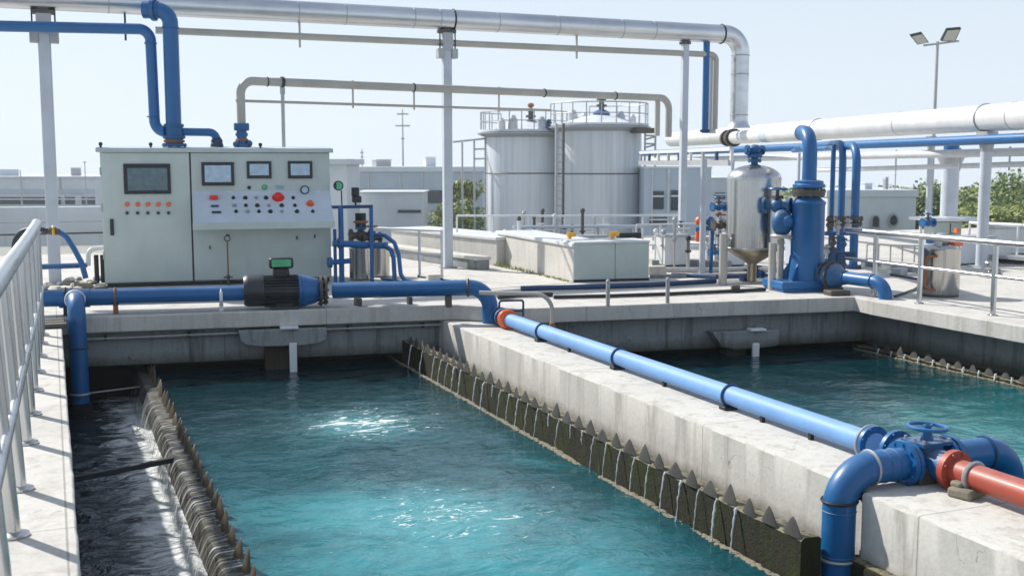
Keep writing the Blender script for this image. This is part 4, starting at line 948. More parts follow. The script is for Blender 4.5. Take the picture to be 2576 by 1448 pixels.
obj('lower_collar', MB().flange(tb_ + Vector((0, 0, zt_(487))), (0, 0, 1), TR * .98, .05, 12, .018).flange(tb_ + Vector((0, 0, zt_(480))), (0, 0, 1), TR * 1.02, .04, 12, .016), 'grime', tw)
obj('upper_collar', MB().lathe([(TR * .6, zt_(475)), (TR * .98, zt_(471)), (TR * .98, zt_(464)), (TR * .86, zt_(461)), (TR * .86, zt_(455)), (TR * .55, zt_(452))], tb_, n=32), 'blue', tw)
# elbow pipe from the tower to the white pipe
rz_ = zt_(334); RR_ = pxw(18, TD)
far = P(1880, 333, D=19.4); farv = Vector((far.x, far.y, rz_ + .02))
er = thing('blue_elbow_pipe', 'blue riser on top of the pump tower with an elbow into the white pipe', 'pipe', tb_ + Vector((0, 0, zt_(455))))
topc = tb_ + Vector((0, 0, rz_)); hd = (farv - topc).normalized()
obj('pipe', MB().tube(fillet([tb_ + Vector((0, 0, zt_(458))), topc, topc + hd * .42], .28, 14), RR_, 28), 'blue', er)
wl_ = thing('white_pipe', 'white pipe from the blue elbow back to the foot of the steel pipeline', 'pipe', topc)
fend = topc + (farv - topc) * 1.35
obj('pipe', MB().tube([topc + hd * .40, topc + hd * 1.2, fend], RR_ * 1.12, 28), 'whitepipe', wl_)
for f_ in (.30, .36): pass
qq = topc + (farv - topc) * .62; obj('grey_band', MB().cyl(qq - hd * .2, qq + hd * .2, RR_ * 1.14, n=28), 'bldg2', wl_)
qq = topc + (farv - topc) * 1.28; obj('valve_body', MB().flange(qq, hd, RR_ * 1.6, .12, 8, .02).flange(qq + hd * .4, hd, RR_ * 1.5, .12, 8, .02).cyl(qq, qq + hd * .5, RR_ * 1.2), 'grime', wl_)
# pump branch to the right
q0 = P(2060, 686, D=TD - .1); q1 = P(2108, 698, D=TD - .35); ex = P(2227, 752, z=.0); qz = P(2205, 712, D=(ex - CAM).dot(fh)).z
q0.z = qz + .02
pump = thing('centrifugal_pump', 'rusty flanged blue pump at the tower foot with its elbow at the basin corner', 'pump', (q0 + ex) / 2 * 1.0)
cor = Vector((ex.x, ex.y, qz)); pdv = (cor - q0).normalized()
L_ = (cor - q0).length
obj('pipe', MB().tube(fillet([q0 + pdv * .3, cor, Vector((ex.x, ex.y, -.19))], .19, 12), .088, 26), 'blue', pump)
obj('casing', MB().lathe([(.10, -.05), (.17, 0), (.175, .06), (.13, .10), (.16, .16), (.185, .20), (.18, .32), (.12, .40), (.10, .5)], q0, pdv, 28), 'blue_dirty', pump)
obj('flange_rings', MB().flange(q0 + pdv * .02, pdv, .21, .04, 10, .018).flange(q0 + pdv * .14, pdv, .19, .03, 10, .016).flange(q0 + pdv * .28, pdv, .215, .03, 10, .016), 'grime', pump)
clamp_ring(pump, q0 + pdv * (L_ - .22), pdv, .088, 'blue', 'joint_ring', .016)
obj('feet', MB().box(q0 + pdv * .25 + Vector((0, 0, -q0.z + .04)), (.25, .2, .08)).box(q0 + pdv * .25 + Vector((0, 0, -q0.z + .1)), (.08, .12, .1)), 'grime', pump, bevel=.01)
# three blue bent pipes
DB = 19.0
loops = [(2096, 366, 545, 6, 'thinnest of the three blue upright pipes right of the tower', 1.0), (2120, 352, 600, 9, 'middle blue upright pipe right of the tower, bending left at its top', .6), (2155, 356, 672, 10.5, 'rightmost blue upright pipe right of the tower, with the widest bend', 0)]
for px, pyt, pyb, hw_, lb, dd_ in loops:
    Dl = DB + dd_; b = Pc(px, Dl, 0); zt2_ = CAMH + (410 - pyt - hw_) / F * Dl; rr = pxw(hw_, Dl)
    t = thing('blue_bent_pipe', lb, 'pipe', b, 'blue bent pipes right of the tower')
    lf = P(1990, 375, D=Dl + 5.5); lf.z = zt2_
    dlf = (lf - Vector((b.x, b.y, zt2_))).normalized(); 
    obj('pipe', MB().tube(fillet([b, Vector((b.x, b.y, zt2_)), Vector((b.x, b.y, zt2_)) + dlf * (4.2 + dd_)], .32 if px > 2100 else .1, 12), rr, 20), 'blue', t)
    zc = CAMH - (549 - 410) / F * Dl
    obj('flange', MB().flange((b.x, b.y, zc), (0, 0, 1), rr * 2.0, .06, 8, .016).flange((b.x, b.y, zc - .09), (0, 0, 1), rr * 1.8, .05, 8, .016), 'grime', t)
    obj('foot', MB().flange((b.x, b.y, .03), (0, 0, 1), rr * 1.9, .05, 6, .015), 'darkblue', t)
cr = thing('manifold', 'blue manifold with small dirty valves linking the three upright pipes', 'manifold', Pc(2110, 18.4, 0))
for py, m_, r_ in ((587, 'blue', .035), (640, 'darkblue', .05)):
    a = P(2075, py, D=18.4); b = P(2150, py, D=18.4); b.z = a.z; obj('cross_pipe', MB().tube([a, b], r_, 14), m_, cr)
rnd = random.Random(3)
for px, py in ((2086, 566), (2108, 572), (2134, 568), (2096, 610), (2122, 614), (2080, 632)):
    p = P(px, py, D=18.2); obj('small_valve', MB().ball(p, .055, 10).cyl(p - Vector((0, 0, .12)), p + Vector((0, 0, .12)), .026).flange(p + Vector((0, 0, .08)), (0, 0, 1), .06, .02, 6, .008), rnd.choice(['grime', 'blue_dirty', 'galv']), cr)
obj('lower_block', MB().cyl(Pc(2096, 18.3, .0), Pc(2096, 18.3, .42), .11).cyl(Pc(2120, 18.3, .0), Pc(2120, 18.3, .3), .1), 'darkblue', cr)
# long white pipeline and its companions
wA = Vector(P(2481, 299, D=19.4)); wB = Vector(P(1690, 350, D=37)); zW = (wA.z + wB.z) / 2; wA.z = wB.z = zW
wdv = (wA - wB).normalized(); WR = .232
wpl = thing('white_pipeline', 'fat white clad pipe running from behind the tanks out past the right edge', 'pipeline', wA)
obj('pipe', MB().tube([wB, (wA + wB) / 2, wA + wdv * 9], WR, 40), 'whitepipe', wpl)
def along_w(px, off=0):
    r_ = ray(px, 300); n_ = Vector((wdv.y, -wdv.x, 0)); t = (wA - CAM).dot(n_) / r_.dot(n_); p = CAM + r_ * t; return Vector((p.x, p.y, zW))
for px in (2481, 2060): clamp_ring(wpl, along_w(px), wdv, WR, 'galv', 'band', .035)
sm = MB()
for px in (1900, 2270, 2558): obj('cladding_seam', MB().lathe([(WR + .001, -.012), (WR + .004, -.01), (WR + .004, .01), (WR + .001, .012)], along_w(px), wdv, 36), 'galv', wpl)
def run_pipe(name, lb, pxa, pya, pxb, pyb, r, mat, ext=0, D0=19.0, D1=36.0):
    a = P(pxa, pya, D=D0); b = P(pxb, pyb, D=D1); d_ = (a - b).normalized(); t = thing(name, lb, 'pipe', a)
    obj('pipe', MB().tube([b, (a + b) / 2, a + d_ * ext], r, 20), mat, t); return t, a, b, d_
t, a_, b_, d_ = run_pipe('blue_pipe', 'long blue pipe running just under the fat white pipeline', 2540, 349, 1612, 386, .085, 'blue', 9, 18.6, 34)
t, a_, b_, d_ = run_pipe('grey_pipe', 'upper of the two whitish pipes below the long blue pipe', 2540, 383, 1640, 404, .075, 'offwhite', 9, 19.6, 33)
for px_ in (2420, 2270): pass
t2, a2, b2, d2 = run_pipe('grey_pipe', 'lower and thinner of the two whitish pipes below the long blue pipe', 2540, 414, 2060, 428, .05, 'offwhite', 9, 19.6, 27)
def rail_at(a, b, px):
    d_ = (b - a); n_ = Vector((d_.y, -d_.x, 0)); r_ = ray(px, 400); t = (a - CAM).dot(n_) / r_.dot(n_); p = CAM + r_ * t; k = (p - a).xy.length / d_.xy.length; return Vector((p.x, p.y, a.z + d_.z * k))
for px in (2540, 2415, 2254, 2160):
    q = rail_at(a_, b_, px); obj('hanger', MB().tube([q + Vector((0, 0, .1)), q - Vector((0, 0, .32))], .016, 8), 'galv', t)
# columns of the white pipeline
def wcol(px, D, z1, r, label, head=True, taper=1.0):
    b = Pc(px, D, 0); t = thing('pipe_support', label, 'column', b, 'columns under the white pipeline')
    obj('shaft', MB().cyl(b, (b.x, b.y, z1), r, r * taper, 24), 'column', t)
    obj('base_plate', MB().box((b.x, b.y, .015), (r * 3.4, r * 3.4, .03)), 'galv', t)
    if head: obj('head', MB().box((b.x, b.y, z1 - .05), (r * 2.6, r * 2.6, .1)).lathe([(r, -.35), (r * 1.5, -.12), (r * 1.5, -.06)], (b.x, b.y, z1), n=20), 'galv', t)
    return t
wcol(2480, 19.3, zW - WR, .095, 'round white support column near the right edge, under the steel band')
wcol(2340, 22.6, zW - WR, .055, 'slender white support column beside the thick one on the right')
t = wcol(2392, 25.5, zW - .55, .19, 'thickest white support column on the right, with a blue cap')
q = Pc(2392, 25.5, 0); obj('blue_cap', MB().cyl((q.x, q.y, zW - .55), (q.x, q.y, zW - .3), .17), 'blue', t)
wcol(1771, 17.9, CAMH - (400 - 410) / F * 17.9, .05, 'beige round post between the slim rack column and the steel vessel', False)
wcol(1843, 19.5, 1.8, .03, 'thin dark grey post directly behind the steel vessel', False)
wcol(2010, 22, 2.0, .03, 'thin grey post seen left of the blue riser', False)

# right railing
RX = 10.28
rr_ = thing('metal_railing', 'polished steel railing with two bars beside the right basin', 'railing', (RX, 9.9, 0))
for px, py in ((2497, 795), (2312, 757), (2199, 734)):
    q = P(px, py, z=0); q = Vector((RX, P(px, py, X=RX).y, 0))
    p_ = obj('post', MB().cyl((RX, q.y, 0), (RX, q.y, .86), .033), 'railsteel', rr_)
    obj('base_plate', MB().lathe([(.06, 0), (.06, .012), (.035, .02)], (RX, q.y, .001)), 'steel', p_)
ya = P(2166, 579, X=RX).y
obj('top_rail', MB().tube([(RX, ya + .3, .87), (RX, 8, .87), (RX, 3, .87)], .038, 18), 'railsteel', rr_)
obj('mid_rail', MB().tube([(RX, ya + .3, .47), (RX, 8, .47), (RX, 3, .47)], .022, 14), 'railsteel', rr_)
rr2 = thing('metal_railing', 'thin white far railing behind the small steel tank', 'railing', P(2430, 640, z=0))
pa_ = P(2440, 560, D=21.5); pb_ = P(2700, 572, D=19)
obj('top_rail', MB().tube([pa_, pb_], .03, 12), 'white', rr2)
for k in (0, .5, 1):
    q = pa_ + (pb_ - pa_) * k; obj('post', MB().cyl((q.x, q.y, 0), q, .02), 'white', rr2)
# small stainless tank
sb = P(2376, 748, z=0); SD = (sb - CAM).dot(fh) + .2; sb = Pc(2376, SD, 0); sr = pxw(48, SD); sh = CAMH - (622 - 410) / F * SD
st = thing('steel_tank', 'short stainless drum with an orange part on its lid behind the right railing', 'tank', sb)
obj('shell', MB().lathe([(sr * .97, .03), (sr, .05), (sr, sh - .04), (sr * 1.02, sh - .03), (sr * 1.02, sh), (sr * .9, sh + .03), (.08, sh + .06)], sb, n=40), 'vessel', st)
obj('base_ring', MB().lathe([(sr * .9, 0), (sr * .98, .0), (sr * .98, .05), (sr * .9, .05)], sb, n=32), 'grime', st)
obj('lid_motor', MB().ball(sb + Vector((-.02, -.03, sh + .12)), .11, 12, (1.2, 1, .8)).cyl(sb + Vector((-.14, -.1, sh + .02)), sb + Vector((-.14, -.1, sh + .09)), .05), 'galv', st)
obj('orange_cover', MB().box(sb + Vector((.16, -.06, sh + .05)), (.2, .18, .06), rz=.2), 'orange', st, bevel=.015)
obj('side_pipe', MB().tube(fillet([sb + Vector((-sr * .8, -sr * .6, sh - .1)), sb + Vector((-sr - .08, -.1, sh - .1)), sb + Vector((-sr - .08, -.1, .12)), sb + Vector((-sr * .6, -sr * .6, .1))], .05, 5), .018, 10), 'rust', st)
# horizontal steel tank at the right edge
hb0 = P(2515, 672, D=19.8); hb1 = P(2720, 676, D=18.6); hb1.z = hb0.z
hd_ = (hb1 - hb0).normalized(); ht_ = thing('steel_tank', 'stainless tank lying on its side on a dark cradle at the right edge', 'tank', (hb0.x, hb0.y, 0))
obj('shell', MB().lathe([(.02, -.08), (.10, -.06), (.15, 0), (.155, .05), (.155, 2.4)], hb0, hd_, 28), 'steel', ht_)
obj('cradle', MB().box(hb0 + hd_ * .9 + Vector((0, 0, -hb0.z + .15)), (2.0, .4, .06), rz=math.atan2(hd_.y, hd_.x)), 'galv', ht_)
for k in range(4): obj('leg', MB().box(hb0 + hd_ * (.1 + k * .5) + Vector((0, 0, -hb0.z + .075)), (.08, .3, .15)), 'black', ht_)
small_valve(2492, 690, 17.6, 1.2, 'cluster of shiny fittings on the deck right of the small steel drum', ('steel', 'galv', 'steel'), name='pipe_fitting')
# stubs and conduits on the middle deck
for px, py, lb in ((1529, 768, 'left of two short grey stub posts on the slab edge'), (1679, 762, 'right of two short grey stub posts on the slab edge')):
    q = P(px, py, z=0); o = obj('stub_post', MB().cyl(q, q + Vector((0, 0, .31)), .026).ball(q + Vector((0, 0, .31)), .028, 8), 'galv'); tag(o, lb, 'post', 'short stub posts on the slab edge')
def ground_pipe(pts, r, mat, lb, nm='conduit'):
    ps = [P(x, y, z=r + .004) for x, y in pts]; o = obj(nm, MB().tube(ps, r, 10), mat); tag(o, lb, 'conduit'); return o
ground_pipe([(1393, 747), (1530, 744), (1680, 739), (1925, 728)], .025, 'darkmetal', 'dark conduit lying along the middle of the sunny slab')
ground_pipe([(1310, 725), (1450, 722), (1630, 716), (1800, 706)], .035, 'darkblue', 'dark blue conduit along the foot of the low grey cabinets')
ground_pipe([(1255, 748), (1300, 742), (1390, 740)], .03, 'darkmetal', 'short dark conduit beside the blue discharge elbow')
ground_pipe([(1052, 694), (1120, 703), (1190, 712)], .018, 'cable', 'black cable lying beside the railing post behind the blue pipe', 'cable')
# ================================================================ LOW CABINETS AND TERRACE WALLS
l0 = P(1443, 710, z=0); l1 = P(1632, 705, z=0); ld = (l1 - l0).normalized(); LRZ = math.atan2(ld.y, ld.x); ln = Vector((-ld.y, ld.x, 0)); LL = (l1 - l0).length
LH = CAMH - (611 - 410) / F * (l0 - CAM).dot(fh)
for k, (a_, b_, lb) in enumerate(((0, .545, 'left of two low grey-green steel cabinets on the middle deck'), (.55, 1, 'right of two low grey-green steel cabinets on the middle deck'))):
    p0 = l0 + ld * LL * a_; p1 = l0 + ld * LL * b_; c = (p0 + p1) / 2 + ln * .35
    t = thing('low_cabinet', lb, 'cabinet', c, 'low cabinets on the middle deck')
    obj('body', MB().box(c + Vector((0, 0, LH / 2)), ((p1 - p0).length, .7, LH - .02), rz=LRZ), 'cabinet', t, bevel=.008)
    obj('lid', MB().box(c + Vector((0, 0, LH + .005)), ((p1 - p0).length + .015, .74, .03), rz=LRZ), 'offwhite', t, bevel=.006)
    obj('plinth', MB().box(c + Vector((0, -.012, .02)), ((p1 - p0).length, .7, .035), rz=LRZ), 'darkmetal', t)
def terrace(name, a, b, th_, h, mat, label, cat='wall', cap=None, side=1):
    a = Vector((a.x, a.y, 0)); b = Vector((b.x, b.y, 0)); d = (b - a).normalized(); n_ = Vector((-d.y, d.x, 0)) * side
    t = thing(name, label, cat, (a + b) / 2)
    obj('wall_body', MB().prism([a.xy, b.xy, (b + n_ * th_).xy, (a + n_ * th_).xy], 0.001, h), mat, t, bevel=.01)
    if cap: obj('coping', MB().prism([(a - n_ * .03 - d * .02).xy, (b - n_ * .03 + d * .02).xy, (b + n_ * (th_ + .02) + d * .02).xy, (a + n_ * (th_ + .02) - d * .02).xy], h + .001, h + .06), cap, t, bevel=.01)
    return t
w1b = P(1252, 662, z=0)
terrace('concrete_wall', l0 + ld * -.0 + ln * .02, w1b, .7, .53, 'concrete', 'stained pale concrete wall running back from the low cabinets', cap='offwhite', side=-1)
w2a = P(1250, 668, z=0); w2b = P(985, 634, z=0)
terrace('concrete_wall', w2a, w2b, .9, .44, 'concrete', 'whitish concrete terrace wall behind the middle rack column', cap='offwhite', side=-1)
k2a = P(1200, 679, z=0); k2b = P(960, 641, z=0)
terrace('concrete_kerb', k2a, k2b, .25, .16, 'dampc', 'dark concrete kerb at the foot of the terrace wall', 'kerb', cap='concrete', side=-1)
w3a = P(240, 620, z=0); w3b = P(-400, 628, z=0)
terrace('parapet_wall', Vector((w3b.x, w3b.y, 0)), Vector((w3a.x + 2.2, w3a.y, 0)), .25, CAMH - (520 - 410) / F * (w3a - CAM).dot(fh), 'bldg', 'long low white parapet wall at the far left of the deck', side=1)
o = obj('wall_seam', MB().box((w3a.x - .9, w3a.y - .02, .55), (2.6, .03, .025)), 'galv'); tag(o, 'upper dark rail on the white parapet left of the cabinet', 'rail')
o = obj('wall_seam', MB().box((w3a.x - .9, w3a.y - .02, .3), (2.6, .03, .035)), 'grime'); tag(o, 'lower brown rail on the white parapet left of the cabinet', 'rail')
# far kerbs on the platform right and middle
k4a = P(2170, 690, z=0); k4b = P(2330, 700, z=0)
terrace('concrete_kerb', P(2165, 668, z=0), P(2330, 690, z=0), .2, .12, 'dampc', 'grey kerb on the deck behind the right railing', 'kerb', side=1)
terrace('concrete_kerb', P(1640, 668, z=0), P(1840, 672, z=0), .2, .10, 'dampc', 'dark kerb on the deck behind the slim rack column', 'kerb', side=1)
terrace('concrete_kerb', P(1640, 700, z=0), P(1930, 694, z=0), .12, .05, 'dampc', 'low dark kerb right of the low cabinets', 'kerb', side=1)
# guard rails on the platform
def guard(pts, h, r, label, mid=True, mat='galv', n=4):
    ps = [Vector((p.x, p.y, 0)) for p in pts]; t = thing('guard_rail', label, 'railing', ps[0])
    obj('top_rail', MB().tube([p + Vector((0, 0, h)) for p in ps], r, 10), mat, t)
    if mid: obj('mid_rail', MB().tube([p + Vector((0, 0, h * .5)) for p in ps], r * .8, 10), mat, t)
    for i in range(len(ps) - 1):
        for k in range(n + (i == len(ps) - 2)):
            q = ps[i] + (ps[i + 1] - ps[i]) * k / n; obj('post', MB().cyl(q, q + Vector((0, 0, h)), r, n=8), mat, t)
    return t
g0 = P(900, 690, D=17.7); gA = P(1056, 697, z=0); gB = P(1210, 708, z=0)
hh = CAMH - (577 - 410) / F * (gA - CAM).dot(fh)
guard([P(948, 690, z=0), gA, P(1112, 701, z=0)], hh, .022, 'pale pipe railing left of the middle rack column', n=1, mat='offwhite')
guard([P(1150, 650, z=0), P(1420, 652, z=0), P(1712, 648, z=0)], CAMH - (541 - 410) / F * (P(1420, 650, z=0) - CAM).dot(fh), .02, 'far thin pale railing in front of the storage tanks', n=3, mat='offwhite')
guard([P(1180, 674, z=0), P(1255, 681, z=0)], .1, .012, 'tiny low rail at the foot of the terrace', mid=False, n=1) if False else None
for px, py, lb in ((1437, 590, 'left yellow valve cap on the terrace wall'), (1545, 588, 'right yellow valve cap beside the dark duct')):
    p = P(px, py, D=17.6); o = obj('yellow_cap', MB().cyl(p - Vector((.07, 0, 0)), p + Vector((.07, 0, 0)), .035).box(p + Vector((-.03, 0, -.05)), (.05, .05, .08)), 'yellow'); tag(o, lb, 'valve cap')
p = P(1582, 592, D=19.3); o = obj('duct', MB().box(p, (.4, .2, .1), rz=LRZ), 'darkmetal', bevel=.01); tag(o, 'dark flat duct lying behind the right low cabinet', 'duct')
# weeds along the wall foot
mb = MB(); rnd = random.Random(12)
for k in range(420):
    t_ = rnd.random(); q = P(1240 + 190 * t_, 664 + 42 * t_ + rnd.uniform(0, 4), z=0); a = rnd.uniform(0, 6.3); h_ = rnd.uniform(.02, .10) * (1 if t_ < .55 else .4)
    d_ = Vector((math.cos(a), math.sin(a), 0)) * .008; tip = q + Vector((rnd.uniform(-.03, .03), rnd.uniform(-.03, .03), h_)); mb.add([q - d_, q + d_, tip], [(0, 1, 2)])
o = obj('weeds', mb, 'leaf2'); o['kind'] = 'stuff'; o['label'] = 'yellow-green weeds at the foot of the stained wall'; o['category'] = 'weeds'

# ================================================================ STORAGE TANKS
GZ = -4.0
def zat(py, D): return CAMH - (py - 410) / F * D
def tank(px0, px1, pytop, D, label, ring_py, dark=False):
    b = Pc((px0 + px1) / 2, D, GZ); r = pxw((px1 - px0) / 2, D); zt = zat(pytop, D) - GZ
    t = thing('storage_tank', label, 'tank', b, 'white storage tanks')
    zr = zat(ring_py, D) - GZ
    obj('shell', MB().lathe([(r, 0), (r, zt)], b, n=56), 'tank', t, sharp=50)
    obj('top_rim', MB().lathe([(r + .01, zt - .28), (r + .35, zt - .1), (r + .42, zt - .08), (r + .42, zt + .05), (r * .9, zt + .06), (r * .5, zt + .45), (.3, zt + .6)], b, n=56), 'tank', t)
    obj('gallery', MB().lathe([(r + .02, zt - .42), (r + .5, zt - .22), (r + .55, zt - .2), (r + .55, zt - .12), (r + .02, zt - .14)], b, n=56), 'galv', t)
    obj('seam_ring', MB().torus(b + Vector((0, 0, zr)), (0, 0, 1), r + .01, .035, 48, 5), 'grime', t)
    return t, b, r, zt
DT = 70
T1, b1_, r1_, z1_ = tank(1224, 1412, 331, DT, 'left white storage tank with streaked sides and a railed roof', 435)
T2, b2_, r2_, z2_ = tank(1400, 1612, 316, DT - 2, 'right and taller white storage tank with a blue hatch on its roof', 436)
def tankrail(t, b, r, zt, a0, a1, h, n):
    prev = None; top = []; mid = []
    for k in range(n + 1):
        a = a0 + (a1 - a0) * k / n; q = b + Vector((math.cos(a) * (r + .35), math.sin(a) * (r + .35), zt)); top.append(q + Vector((0, 0, h))); mid.append(q + Vector((0, 0, h * .5)))
        obj('rail_post', MB().cyl(q, q + Vector((0, 0, h)), .035, n=6), 'galv', t)
    obj('top_rail', MB().tube(top, .04, 6), 'galv', t); obj('mid_rail', MB().tube(mid, .03, 6), 'galv', t)
tankrail(T1, b1_, r1_, z1_, R(-260), R(-20), 1.15, 15)
tankrail(T2, b2_, r2_, z2_, R(-200), R(75), 1.25, 16)
def roofkit(b, zt, px, D, label, red):
    c = Vector((Pc(px, D, 0).x, Pc(px, D, 0).y, b.z + zt))
    t = thing('roof_valve', label, 'valve', c)
    obj('hatch', MB().lathe([(.5, 0), (.55, .3), (.5, .62), (.25, .75)], c, n=16), 'darkblue' if red else 'blue', t)
    obj('neck', MB().cyl(c + Vector((0, 0, .7)), c + Vector((0, 0, 1.5)), .16).flange(c + Vector((0, 0, 1.0)), (0, 0, 1), .32, .1, 6, .03).flange(c + Vector((0, 0, 1.4)), (0, 0, 1), .3, .1, 6, .03), 'grime', t)
    obj('cap', MB().ball(c + Vector((0, 0, 1.68)), .2, 10, (1.1, 1, .8)), 'rust' if red else 'galv', t)
    return t
roofkit(b1_, z1_ - .1, 1335, DT, 'red-capped valve on the roof of the left storage tank', True)
roofkit(b2_, z2_ + .15, 1512, DT - 2, 'grey-capped valve on the blue hatch of the right storage tank', False)
rnd = random.Random(8)
for i, (px, s_, m_) in enumerate(((1262, .4, 'white'), (1290, .5, 'offwhite'), (1362, .45, 'bldg2'), (1380, .35, 'darkblue'), (1440, .5, 'offwhite'), (1470, .4, 'white'), (1560, .45, 'bldg2'), (1590, .35, 'white'))):
    b = Pc(px, DT - 2.2, 0); zz = (z1_ if px < 1400 else z2_) + GZ
    obj('roof_fitting', MB().cyl((b.x, b.y, zz), (b.x, b.y, zz + s_ * 1.3), s_ * .6).ball((b.x, b.y, zz + s_ * 1.4), s_ * .5, 8), m_, T1 if px < 1400 else T2)
# ladder
la = thing('ladder', 'rust-stained ladder between the two storage tanks', 'ladder', Pc(1408, DT - 5.2, GZ))
DL = DT - 5.2; ztp = zat(312, DL)
for px in (1399, 1417):
    q = Pc(px, DL, GZ); obj('stringer', MB().box((q.x, q.y, (GZ + ztp) / 2), (.12, .12, ztp - GZ)), 'galv' if px < 1405 else 'grime', la)
qa = Pc(1399, DL, 0); qb = Pc(1417, DL, 0)
for k in range(22):
    z = GZ + .4 + k * .42
    if z < ztp: obj('rung', MB().tube([(qa.x, qa.y, z), (qb.x, qb.y, z)], .03, 6), 'galv', la)
# stair structure left of the tanks
sg = thing('stair_frame', 'grey walkway frame with railing left of the left storage tank', 'walkway', Pc(1205, DT, GZ))
for px in (1163, 1193, 1221):
    q = Pc(px, DT, 0); obj('post', MB().cyl((q.x, q.y, GZ), (q.x, q.y, zat(352 + (1221 - px) * .12, DT)), .06, n=6), 'galv', sg)
qa = Pc(1140, DT, zat(358, DT)); qb = Pc(1226, DT, zat(349, DT)); obj('top_rail', MB().tube([qa, qb], .06, 6), 'galv', sg)
for py in (376, 400): qa = Pc(1193, DT, zat(py, DT)); qb = Pc(1221, DT, zat(py - 1, DT)); obj('cross_bar', MB().tube([qa, qb], .05, 6), 'galv', sg)
sg2 = thing('stair_frame', 'tangled grey stair frame on the right side of the right storage tank', 'walkway', Pc(1632, DT - 4, GZ))
for px in (1622, 1648):
    q = Pc(px, DT - 4, 0); obj('post', MB().cyl((q.x, q.y, GZ), (q.x, q.y, zat(262 if px > 1630 else 330, DT - 4)), .06, n=6), 'galv', sg2)
for k in range(7):
    qa = Pc(1622, DT - 4, zat(392 - k * 10, DT - 4)); qb = Pc(1648, DT - 4, zat(385 - k * 10 + (k % 2) * 8, DT - 4)); obj('cross_bar', MB().tube([qa, qb], .05, 6), 'galv', sg2)
obj('platform', MB().box(Pc(1618, DT - 4, zat(330, DT - 4)), (1.4, 1, .3)), 'grime', sg2)
# supports of the pipe bridge near the tank
pb1 = P(1625, 403, D=34); o = thing('pipe_bridge', 'grey truss carrying pipes from the right storage tank', 'pipe bridge', pb1)
a = Vector(P(1612, 410, D=33)); b = Vector(P(1840, 402, D=24)); b.z = a.z
obj('lower_chord', MB().bar(a, b, .14, .12), 'galv', o); obj('upper_chord', MB().bar(a + Vector((0, 0, .3)), b + Vector((0, 0, .3)), .10, .08), 'offwhite', o)
for k in range(9):
    q = a + (b - a) * (k / 8); obj('strut', MB().box(q + Vector((0, 0, .15)), (.06, .06, .3)), ('galv', 'darkblue', 'offwhite')[k % 3], o)

# ================================================================ BUILDINGS, POLES
def building(name, label, px0, px1, pyt, D, roofh=10, mat='bldg', depth=12, base=GZ, parts=(), roofover=6):
    a = Pc(px0, D, base); b = Pc(px1, D, base); d = (b - a).normalized(); n_ = Vector((-d.y, d.x, 0)); zt = zat(pyt, D); rz = math.atan2(d.y, d.x)
    t = thing(name, label, 'building', (a + b) / 2)
    ztt = zt - pxw(roofh, D)
    obj('wall', MB().prism([a.xy, b.xy, (b + n_ * depth).xy, (a + n_ * depth).xy], base, ztt), mat, t)
    ro = pxw(roofover, D)
    obj('roof', MB().prism([(a - d * ro - n_ * ro).xy, (b + d * ro - n_ * ro).xy, (b + d * ro + n_ * depth).xy, (a - d * ro + n_ * depth).xy], ztt + .002, zt), 'bldg', t, bevel=.03)
    for (nm, x0, y0, x1, y1, m_) in parts:
        p = Pc(x0, D, 0); q = Pc(x1, D, 0); c = (p + q) / 2 - n_ * .04; za = zat(y1, D); zb = zat(y0, D)
        w_ = obj(nm, MB().box((c.x, c.y, (za + zb) / 2), ((q - p).length, .1, zb - za), rz=rz), m_, t)
        if nm == 'window': obj('frame', MB().box((c.x - n_.x * .08, c.y - n_.y * .08, za + (zb - za) * .72), ((q - p).length, .05, .09), rz=rz), 'white', w_)
    return t
building('storage_hall', 'wide pale flat-roofed hall with a dark window band at the far left', -160, 236, 443, 92, 4, 'bldg', 14, parts=(('fascia', -160, 476, 236, 486, 'bldg2'), ('window', -160, 495, 236, 513, 'window'), ('pillar', 150, 488, 160, 514, 'bldg'), ('pillar', 186, 488, 202, 514, 'bldg'), ('downpipe', 48, 447, 52, 486, 'offwhite'), ('downpipe', 148, 447, 151, 476, 'galv')))
building('kiosk', 'tall narrow white kiosk just right of the control cabinet', 818, 872, 400, 60, 14, 'bldg', 5, parts=(), roofover=14)
building('warehouse', 'long low white warehouse with a dark doorway behind the middle rack column', 880, 1214, 419, 84, 13, 'bldg2', 14, parts=(('door', 1055, 478, 1165, 510, 'window'), ('ledge', 905, 476, 1000, 480, 'galv'), ('panel_joint', 925, 434, 927, 476, 'offwhite'), ('panel_joint', 1005, 434, 1007, 476, 'offwhite'), ('panel_joint', 1060, 434, 1062, 476, 'offwhite'), ('panel_joint', 1120, 434, 1122, 476, 'offwhite')))
building('shed', 'low white shed in front of the warehouse doorway', 898, 1062, 481, 66, 3, 'bldg', 4, parts=(('door', 1000, 527, 1058, 534, 'window'),))
building('office', 'white office block with two dark windows right of the storage tanks', 1622, 1790, 419, 64, 5, 'bldg2', 8, parts=(('window', 1643, 480, 1671, 525, 'window'), ('window', 1689, 478, 1712, 528, 'window'), ('downpipe', 1680, 425, 1685, 560, 'offwhite'), ('downpipe', 1640, 425, 1643, 560, 'offwhite'), ('window', 1636, 545, 1680, 566, 'window')), roofover=2)
building('office', 'lower pale block seen between the slim rack column and the steel vessel', 1740, 1830, 446, 74, 4, 'bldg', 8, parts=(('window', 1800, 484, 1826, 500, 'window'), ('window', 1750, 484, 1780, 512, 'window')), roofover=2)
kh = building('equipment_house', 'white equipment house with two arched vents behind the blue upright pipes', 2085, 2309, 477, 72, 18, 'bldg', 7, parts=(), roofover=4)
